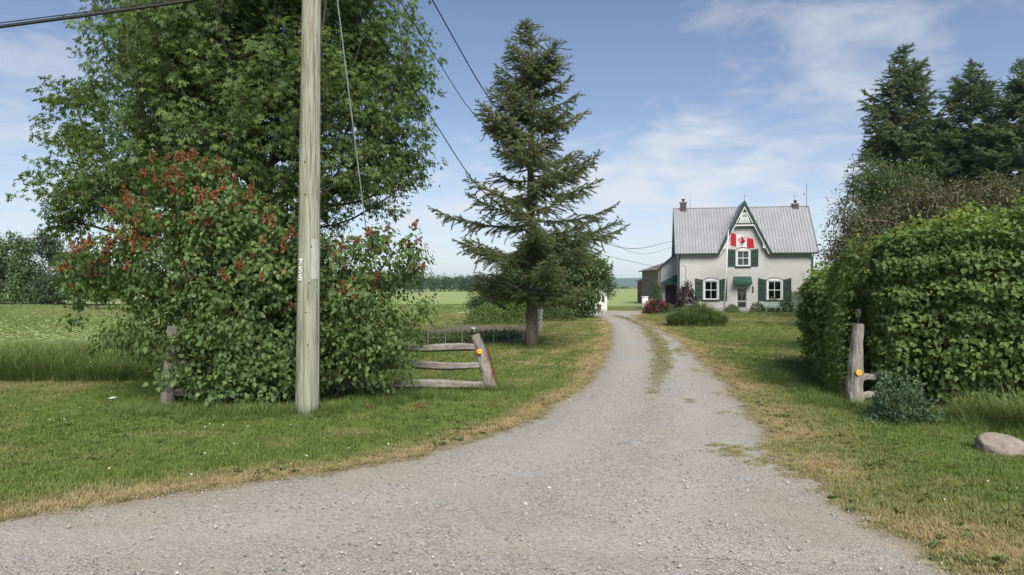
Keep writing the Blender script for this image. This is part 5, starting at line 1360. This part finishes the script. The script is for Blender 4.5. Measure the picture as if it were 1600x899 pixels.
mb = MB(); mb.prism([(c-.22, a+1.45), (c-.05, a+1.05), (c-.05, a+.80), (c+.05, a+.80), (c+.05, a+1.05), (c+.22, a+1.45)], .075, .08); mb.build('decoration', M['curtain'], dr_)
mb = MB(); mb.box(l-.0, l+.038, .0, .09, a, b); mb.box(r-.038, r, .0, .09, a, b); mb.box(l+.038, r-.038, .0, .09, b-.038, b); mb.build('frame', M['white'], dr_)
mb = MB(); mb.box(r-.11, r-.07, .0, .03, a+.85, a+.98); mb.build('handle', M['steel'], dr_)
mb = MB(); mb.box(l-.25, r+.25, -.75, -.052, -.04, .13); mb.build('doorstep', M['concrete'], house)
def awning(x0, x1, z0, z1, proj, parent, y=0.0):
    aw = empty('awning', (0, 0, 0)); aw.parent = parent; n = 7
    for k in range(n):
        a, b = x0+(x1-x0)*k/n, x0+(x1-x0)*(k+1)/n-.012; mb = MB()
        mb.add([(a, y-.01, z1), (b, y-.01, z1), (b, y-proj, z0+.16), (a, y-proj, z0+.16), (b, y-proj, z0), (a, y-proj, z0), (a, y-.01, z1-.02), (b, y-.01, z1-.02), (b, y-proj+.02, z0+.14), (a, y-proj+.02, z0+.14), (b, y-proj+.02, z0), (a, y-proj+.02, z0)], [(0, 3, 2, 1), (3, 5, 4, 2), (6, 7, 8, 9), (9, 8, 10, 11), (0, 6, 9, 3), (1, 2, 8, 7), (3, 9, 11, 5), (2, 4, 10, 8), (5, 11, 10, 4)]); mb.build('awning_slat', M['green_metal'], aw)
    for x in (x0-.01, x1):
        mb = MB(); mb.add([(x, y-.01, z0+.0), (x, y-.01, z1-.015), (x, y-proj+.01, z0+.15), (x, y-proj+.01, z0)], [(0, 1, 2, 3)]); mb.build('awning_side', M['green_metal'], aw)
awning(4.42, 5.80, 2.16, 2.78, .62, house)
mb = MB(); mb.box(5.86, 5.96, -.05, -.004, 1.5, 2.0); mb.build('wall_plaque', M['black'], house)
mb = MB(); mb.tube([(.25, -.02, 3.7), (.45, -.02, 3.7), (.58, -.02, 3.6), (.6, -.02, 3.4), (.6, -.02, 1.6)], .022, 6); mb.build('conduit', M['steel'], house)
mb = MB(); mb.tube([(-.05, .3, 5.05), (-.35, .2, 5.25)], .03, 6); mb.tube([(-.35, .2, 5.2), (-.35, .2, 5.32)], .06, 8); mb.build('service_bracket', M['black'], house)
# rear wing, seen past the left corner
wx, wy = -1.35, 3.0
mb = MB(); mb.add([(wx, wy, 0), (-.012, wy, 0), (-.012, wy, 4.75), (wx, wy, 3.68)], [(0, 1, 2, 3)]); mb.add([(wx, wy, 0), (wx, wy, 3.68), (wx, wy+8, 3.68), (wx, wy+8, 0)], [(0, 1, 2, 3)]); mb.add([(wx, wy+8, 0), (wx, wy+8, 3.68), (-.012, wy+8, 4.75), (-.012, wy+8, 0)], [(0, 1, 2, 3)]); mb.build('wing_wall', M['stucco'], house)
mb = MB(); mb.add([(wx-.3, wy-.25, 3.47), (.0-.012, wy-.25, 4.80), (-.012, wy+8.2, 4.80), (wx-.3, wy+8.2, 3.47), (wx-.3, wy-.25, 3.57), (-.012, wy-.25, 4.90), (-.012, wy+8.2, 4.90), (wx-.3, wy+8.2, 3.57)], [(0, 3, 2, 1), (4, 5, 6, 7), (0, 1, 5, 4), (3, 7, 6, 2), (0, 4, 7, 3)]); mb.build('wing_roof', M['roof'], house)
mb = MB(); mb.bar((wx-.3, wy-.27, 3.50), (-.02, wy-.27, 4.83), .04, .16); mb.build('wing_trim', M['green'], house)
mb = MB(); mb.box(wx+.42, -.10, wy-.03, wy-.004, .1, 2.05); wdo = mb.build('wing_door', M['dark'], house)
mb = MB(); mb.box(wx+.36, wx+.419, wy-.05, wy-.004, .1, 2.1); mb.box(-.099, -.04, wy-.05, wy-.004, .1, 2.1); mb.box(wx+.42, -.10, wy-.05, wy-.004, 2.052, 2.1); mb.build('frame', M['rust'], wdo)
aw = MB(); aw.add([(wx+.02, wy-.01, 2.35), (-.015, wy-.01, 3.0), (-.015, wy-1.0, 2.25), (wx+.02, wy-1.0, 2.15)], [(0, 3, 2, 1)]); aw.add([(wx+.02, wy-1.0, 2.15), (-.015, wy-1.0, 2.25), (-.015, wy-1.0, 2.95), (wx+.02, wy-1.0, 2.35)], [(0, 1, 2, 3)]); aw.build('porch_awning', M['green_metal'], house)

# ------------------------------------------------------------------ barn, shed, flag, bench, bin
def boards(x0, x1, y, zf, n, parent, mat, axis='x'):
    for k in range(n):
        a, b = x0+(x1-x0)*k/n, x0+(x1-x0)*(k+1)/n-.02; dz = rng.uniform(-.03, .03); yo = rng.uniform(0, .02); mb = MB()
        if axis == 'x': mb.prism([(a, 0), (b, 0), (b, zf(b)+dz), (a, zf(a)+dz)], y+yo, y+.035+yo)
        else: mb.add([(y+yo, a, 0), (y+yo, b, 0), (y+yo, b, zf(b)+dz), (y+yo, a, zf(a)+dz), (y+.035+yo, a, 0), (y+.035+yo, b, 0), (y+.035+yo, b, zf(b)+dz), (y+.035+yo, a, zf(a)+dz)], [(0, 3, 2, 1), (4, 5, 6, 7), (0, 1, 5, 4), (1, 2, 6, 5), (2, 3, 7, 6), (3, 0, 4, 7)])
        mb.build('board', M[mat], parent)
p = at(1029, 447, 72); barn = empty('barn', (p.x, 72, 0)); prop(barn, 'weathered grey board barn just left of the farmhouse wing', 'barn')
boards(0, 4.5, 0, lambda x: 3.75+.32*min(x, 2.6), 20, barn, 'barn'); boards(.05, 9, -.04, lambda y: 3.7, 24, barn, 'barn', 'y')
mb = MB(); mb.add([(-.45, -.25, 3.62), (2.6, -.25, 4.66), (2.6, 9, 4.66), (-.45, 9, 3.62), (-.45, -.25, 3.72), (2.6, -.25, 4.76), (2.6, 9, 4.76), (-.45, 9, 3.72)], [(0, 3, 2, 1), (4, 5, 6, 7), (0, 1, 5, 4), (0, 4, 7, 3)]); mb.build('roof', M['barn'], barn)
p = at(1014, 447, 78); barn2 = empty('barn', (p.x, 78, 0)); prop(barn2, 'low dull red board lean-to barn behind the grey barn', 'barn')
boards(0, 3.0, 0, lambda x: 2.65+.42*x, 12, barn2, 'barn_red'); boards(.05, 7, -.04, lambda y: 2.62, 16, barn2, 'barn_red', 'y')
mb = MB(); mb.add([(-.3, -.2, 2.55), (3.0, -.2, 3.95), (3.0, 7, 3.95), (-.3, 7, 2.55), (-.3, -.2, 2.65), (3.0, -.2, 4.05), (3.0, 7, 4.05), (-.3, 7, 2.65)], [(0, 3, 2, 1), (4, 5, 6, 7), (0, 1, 5, 4), (0, 4, 7, 3)]); mb.build('roof', M['barn'], barn2)

p = at(930, 447, 56); shed = empty('garden_shed', (p.x, 56, 0)); prop(shed, 'small white shed half hidden by trees at the driveway end', 'shed')
boards(0, .95, 0, lambda x: 1.95-.55*max(0, x-.0)*.9, 6, shed, 'white')
boards(.05, 1.8, .94, lambda y: 1.10, 8, shed, 'white', 'y'); boards(.05, 1.8, -.04, lambda y: 1.95, 8, shed, 'white', 'y')
mb = MB(); mb.add([(-.9, -.15, 1.45), (-.02, -.15, 2.08), (1.12, -.15, 1.35), (1.12, 2, 1.35), (-.02, 2, 2.08), (-.9, 2, 1.45)], [(0, 1, 4, 5), (1, 2, 3, 4)]); mb.build('roof', M['roof'], shed)
mb = MB(); mb.box(-.45, -.06, -.005, .03, 0, 1.5); mb.build('door', M['dark'], shed)
mb = MB(); mb.box(.56, .74, -.03, -.004, .7, 1.2); mb.build('window', M['dark'], shed)
mb = MB(); mb.box(.22, .44, -.10, -.01, .0, .5); mb.build('hatch', M['rust'], shed)

fb = on_ground(1131, 489.5); ft = at(1138, 362, fb.y); fp = empty('flagpole', fb); prop(fp, 'slim white flagpole standing in front of the farmhouse', 'flagpole')
mb = MB(); mb.tube([(0, 0, -.05), tuple(ft-fb)], [.055, .035], 10); mb.build('pole', M['white'], fp, True)
mb = MB(); e = ft-fb; mb.tube([e, e+Vector((0, 0, .05)), e+Vector((0, 0, .12)), e+Vector((0, 0, .16))], [.035, .07, .07, .02], 10); mb.build('finial', M['benchpaint'], fp)
# the flag: red bars, white square, red leaf, hanging in folds
FW, FH = 1.78, .98; fl0 = at(1141.5, 363.5, fb.y-.08)
def flagp(s_, t_):                       # s along the fly, t down the hoist
    x = FW*s_*.93; drop = .46*s_**1.15*(1-.40*t_)+.03*math.sin(s_*9); fold = .13*math.sin(s_*9.5+t_*1.8)*s_**.6+.03*math.sin(s_*19+t_*4)*s_**.5
    return Vector((x-.05*t_*s_+.16*max(0, s_-.75)*t_*4*.5, fold, -FH*t_*(1-.10*s_)-drop))
flag = empty('flag', fl0); prop(flag, 'red and white national flag with a red leaf on the flagpole', 'flag')
def flag_piece(name, s0, s1, mat, n=10):
    vs = [flagp(s0+(s1-s0)*i/n, j/10) for i in range(n+1) for j in range(11)]; mb = MB(); mb.add(vs, [(i*11+j, i*11+j+1, (i+1)*11+j+1, (i+1)*11+j) for i in range(n) for j in range(10)]); return mb.build(name, M[mat], flag, True)
flag_piece('red_bar', 0, .25, 'red'); flag_piece('white_field', .25, .75, 'flagwhite', 16); flag_piece('red_bar', .75, 1, 'red')
half = [(0, .46), (.07, .30), (.17, .35), (.13, .12), (.25, .22), (.28, .15), (.42, .17), (.37, .06), (.43, .01), (.20, -.19), (.23, -.27), (.025, -.235), (.025, -.46)]
leafo = half+[(-x, z) for x, z in half[::-1][:-1]]
for sgn in (-1, 1):
    mb = MB(); vs = [flagp(.5+x*.47*FH/FW*1.6, .5-z*.86)+Vector((0, sgn*.022, 0)) for x, z in leafo]; cc = flagp(.5, .5)+Vector((0, sgn*.022, 0)); n = len(vs)
    mb.add(vs+[cc], [(k, (k+1) % n, n) for k in range(n)]); mb.build('leaf_emblem', M['red'], flag)

p = at(1206, 447, 52.0); bench = empty('garden_bench', (p.x, 51.8, 0)); prop(bench, 'pale green garden bench under the right ground floor window', 'bench')
for k in range(3): mb = MB(); mb.box(-.62, .62, -.2+.13*k, -.09+.13*k, .38, .41); mb.build('seat_slat', M['benchpaint'], bench)
for k in range(3): mb = MB(); mb.box(-.62, .62, .22+.02*k, .25+.02*k, .46+.12*k, .56+.12*k); mb.build('back_slat', M['benchpaint'], bench)
for x in (-.56, .52):
    for y in (-.18, .19): mb = MB(); mb.box(x, x+.04, y, y+.04, -.01, .38 if y < 0 else .8); mb.build('leg', M['benchpaint'], bench)
p = at(1012, 447, 51.5); bn = empty('white_planter', (p.x-.15, 51.8, 0)); prop(bn, 'white tub standing behind the pink peonies', 'planter')
mb = MB(); mb.tube([(0, 0, -.01), (0, 0, .5), (0, 0, 1.15)], [.2, .22, .24], 14); mb.build('tub', M['white'], bn, True); mb = MB(); mb.tube([(0, 0, 1.15), (0, 0, 1.22)], [.27, .27], 14); mb.build('rim', M['white'], bn)

# wire garden fence with thin stakes
gfence = empty('wire_fence', (-4.7, 20.3, 0)); prop(gfence, 'low wire mesh fence with thin stakes along the vegetable garden', 'fence')
A_, B_ = Vector((-4.7, 20.3, 0)), Vector((.9, 24.9, 0)); B2 = Vector((1.45, 33.5, 0))
for a, b, k0 in ((A_, B_, 11), (B_, B2, 9)):
    for k in range(k0+1):
        p = a.lerp(b, k/k0)-A_; h = rng.uniform(.85, 1.15)
        if a == B_ and k == 0: continue
        mb = MB(); mb.tube([p+Vector((0, 0, -.03)), p+Vector((rng.normal(0, .03), rng.normal(0, .03), h))], .014, 6); mb.build('stake', M['steel'], gfence)
    mb = MB()
    for z in (.15, .35, .55, .75): mb.tube([a-A_+Vector((0, 0, z)), (a+b)/2-A_+Vector((0, 0, z-.02)), b-A_+Vector((0, 0, z))], .0022, 4, cap=False)
    L_ = (b-a).length; nn = int(L_/.2)
    for k in range(nn): q = a.lerp(b, k/nn)-A_; mb.tube([q+Vector((0, 0, .1)), q+Vector((0, 0, .75))], .0018, 3, cap=False)
    mb.build('wire_mesh', M['steel'], gfence)

# boulder by the hedge, fallen flower heads, scrap of paper
bm = bmesh.new(); bmesh.ops.create_icosphere(bm, subdivisions=5, radius=1)
for v in bm.verts:
    c = v.co.copy(); n_ = mnoise.fractal(c*1.1+Vector((4, 0, 2)), 1.0, 2.0, 4); v.co = Vector((c.x*.44, c.y*.26, c.z*.21))*(1+.13*n_)
    v.co.z += -.10*v.co.x-.02*v.co.x**2
me = bpy.data.meshes.new('boulder'); bm.to_mesh(me); bm.free(); me.polygons.foreach_set('use_smooth', [True]*len(me.polygons))
g = on_ground(1585, 712); bo = link('boulder', me, None, M['stone']); bo.location = (g.x, g.y+.1, .03); bo.scale = (.8, .85, .85); bo.rotation_euler = (.1, .12, -.25); prop(bo, 'pinkish grey boulder in the grass at the right edge', 'boulder')
g = on_ground(175, 628); mb = MB(); mb.add([(-.06, -.03, .075), (.05, -.05, .085), (.07, .04, .095), (-.04, .05, .08), (0, 0, .11)], [(0, 1, 4), (1, 2, 4), (2, 3, 4), (3, 0, 4)]); o = mb.build('paper_scrap', M['flagwhite']); o.location = (g.x, g.y, -.02); prop(o, 'small white scrap of paper lying on the left lawn', 'litter')
for k, (u, v) in enumerate(((575, 641), (652, 641))):
    g = on_ground(u, v); o = link('fallen_flowers', pan[k]); o.location = (g.x, g.y, .06); o.rotation_euler = (1.3, .2, k*2); o.scale = (.9, 1.1, .9)
    prop(o, ['fallen brown flower head in the grass right of the pole', 'fallen brown flower head below the rail fence'][k], 'flowers')
# fieldstones edging the peony bed
for k, (u, v, lab) in enumerate(((1019, 487.2, 'pale stone at the left of the peony bed edge'), (1024, 487.6, 'pale stone in the middle of the peony bed edge'), (1030, 487.0, 'pale stone at the right of the peony bed edge'))):
    g = on_ground(u, v); o = link('edging_stone', me); o.location = (g.x, g.y-.3, .05); o.scale = (.5, .6, .6); o.rotation_euler = (0, 0, k); prop(o, lab, 'stone', 'stones edging the peony bed')

# ------------------------------------------------------------------ hills and air
hx = np.linspace(-2600, 3200, 160); rows = []
prof = 27+9*fbm(hx, hx*0, .0016, 91.)+3*fbm(hx, hx*0, .01, 92.)
HX = np.stack([hx]*5); HY = np.stack([np.full_like(hx, y) for y in (2300, 2450, 2600, 2800, 3000)]); HZ = np.stack([hx*0-.5, prof*.5, prof*.85, prof, prof*.6])
hill_m = plain('wooded hillside', (.035, .06, .03), (.055, .085, .04), .02, .95, .0)
hl = link('hills', grid_mesh('hills', HX, HY, HZ, hill_m)); prop(hl, 'low wooded hills on the horizon, blue with distance', kind='structure')
wv = []
for k in range(160):
    xx = rng.uniform(-20, 330); wv.append(((xx, 460+rng.normal(0, 4), rng.uniform(.6, 1.4)), (rng.uniform(2, 4), 2, rng.uniform(.7, 1.3))))
pts = blob_points(wv, 3000, .6); pts[:, 2] = np.abs(pts[:, 2]); pos, dv, nr, sz, ti = sprays(pts, np.zeros_like(pts), 3, .6, .8, .3, .8)
hr = link('far_hedgerow', leaf_cloud('far_hedgerow', pos, dv, nr, sz, ti, 'oval', M['wood_far'], None)); prop(hr, 'thin dark hedgerow at the far end of the field behind the house', 'hedgerow', kind='stuff')
HAZE = 0.00022
mb = MB(); mb.box(float(gx[0])-60, float(gx[-1])+60, float(gy[0])-60, float(gy[-1])+60, -1.5, 46)
hm, t, out = new_mat('summer haze'); pv = N(t, 'ShaderNodeVolumePrincipled'); pv.inputs['Color'].default_value = (.66, .82, 1.0, 1); pv.inputs['Density'].default_value = HAZE
pv.inputs['Anisotropy'].default_value = .2
t.links.new(pv.outputs[0], out.inputs['Volume'])
hz = mb.build('haze', hm); prop(hz, 'thin summer haze over the fields', kind='stuff')
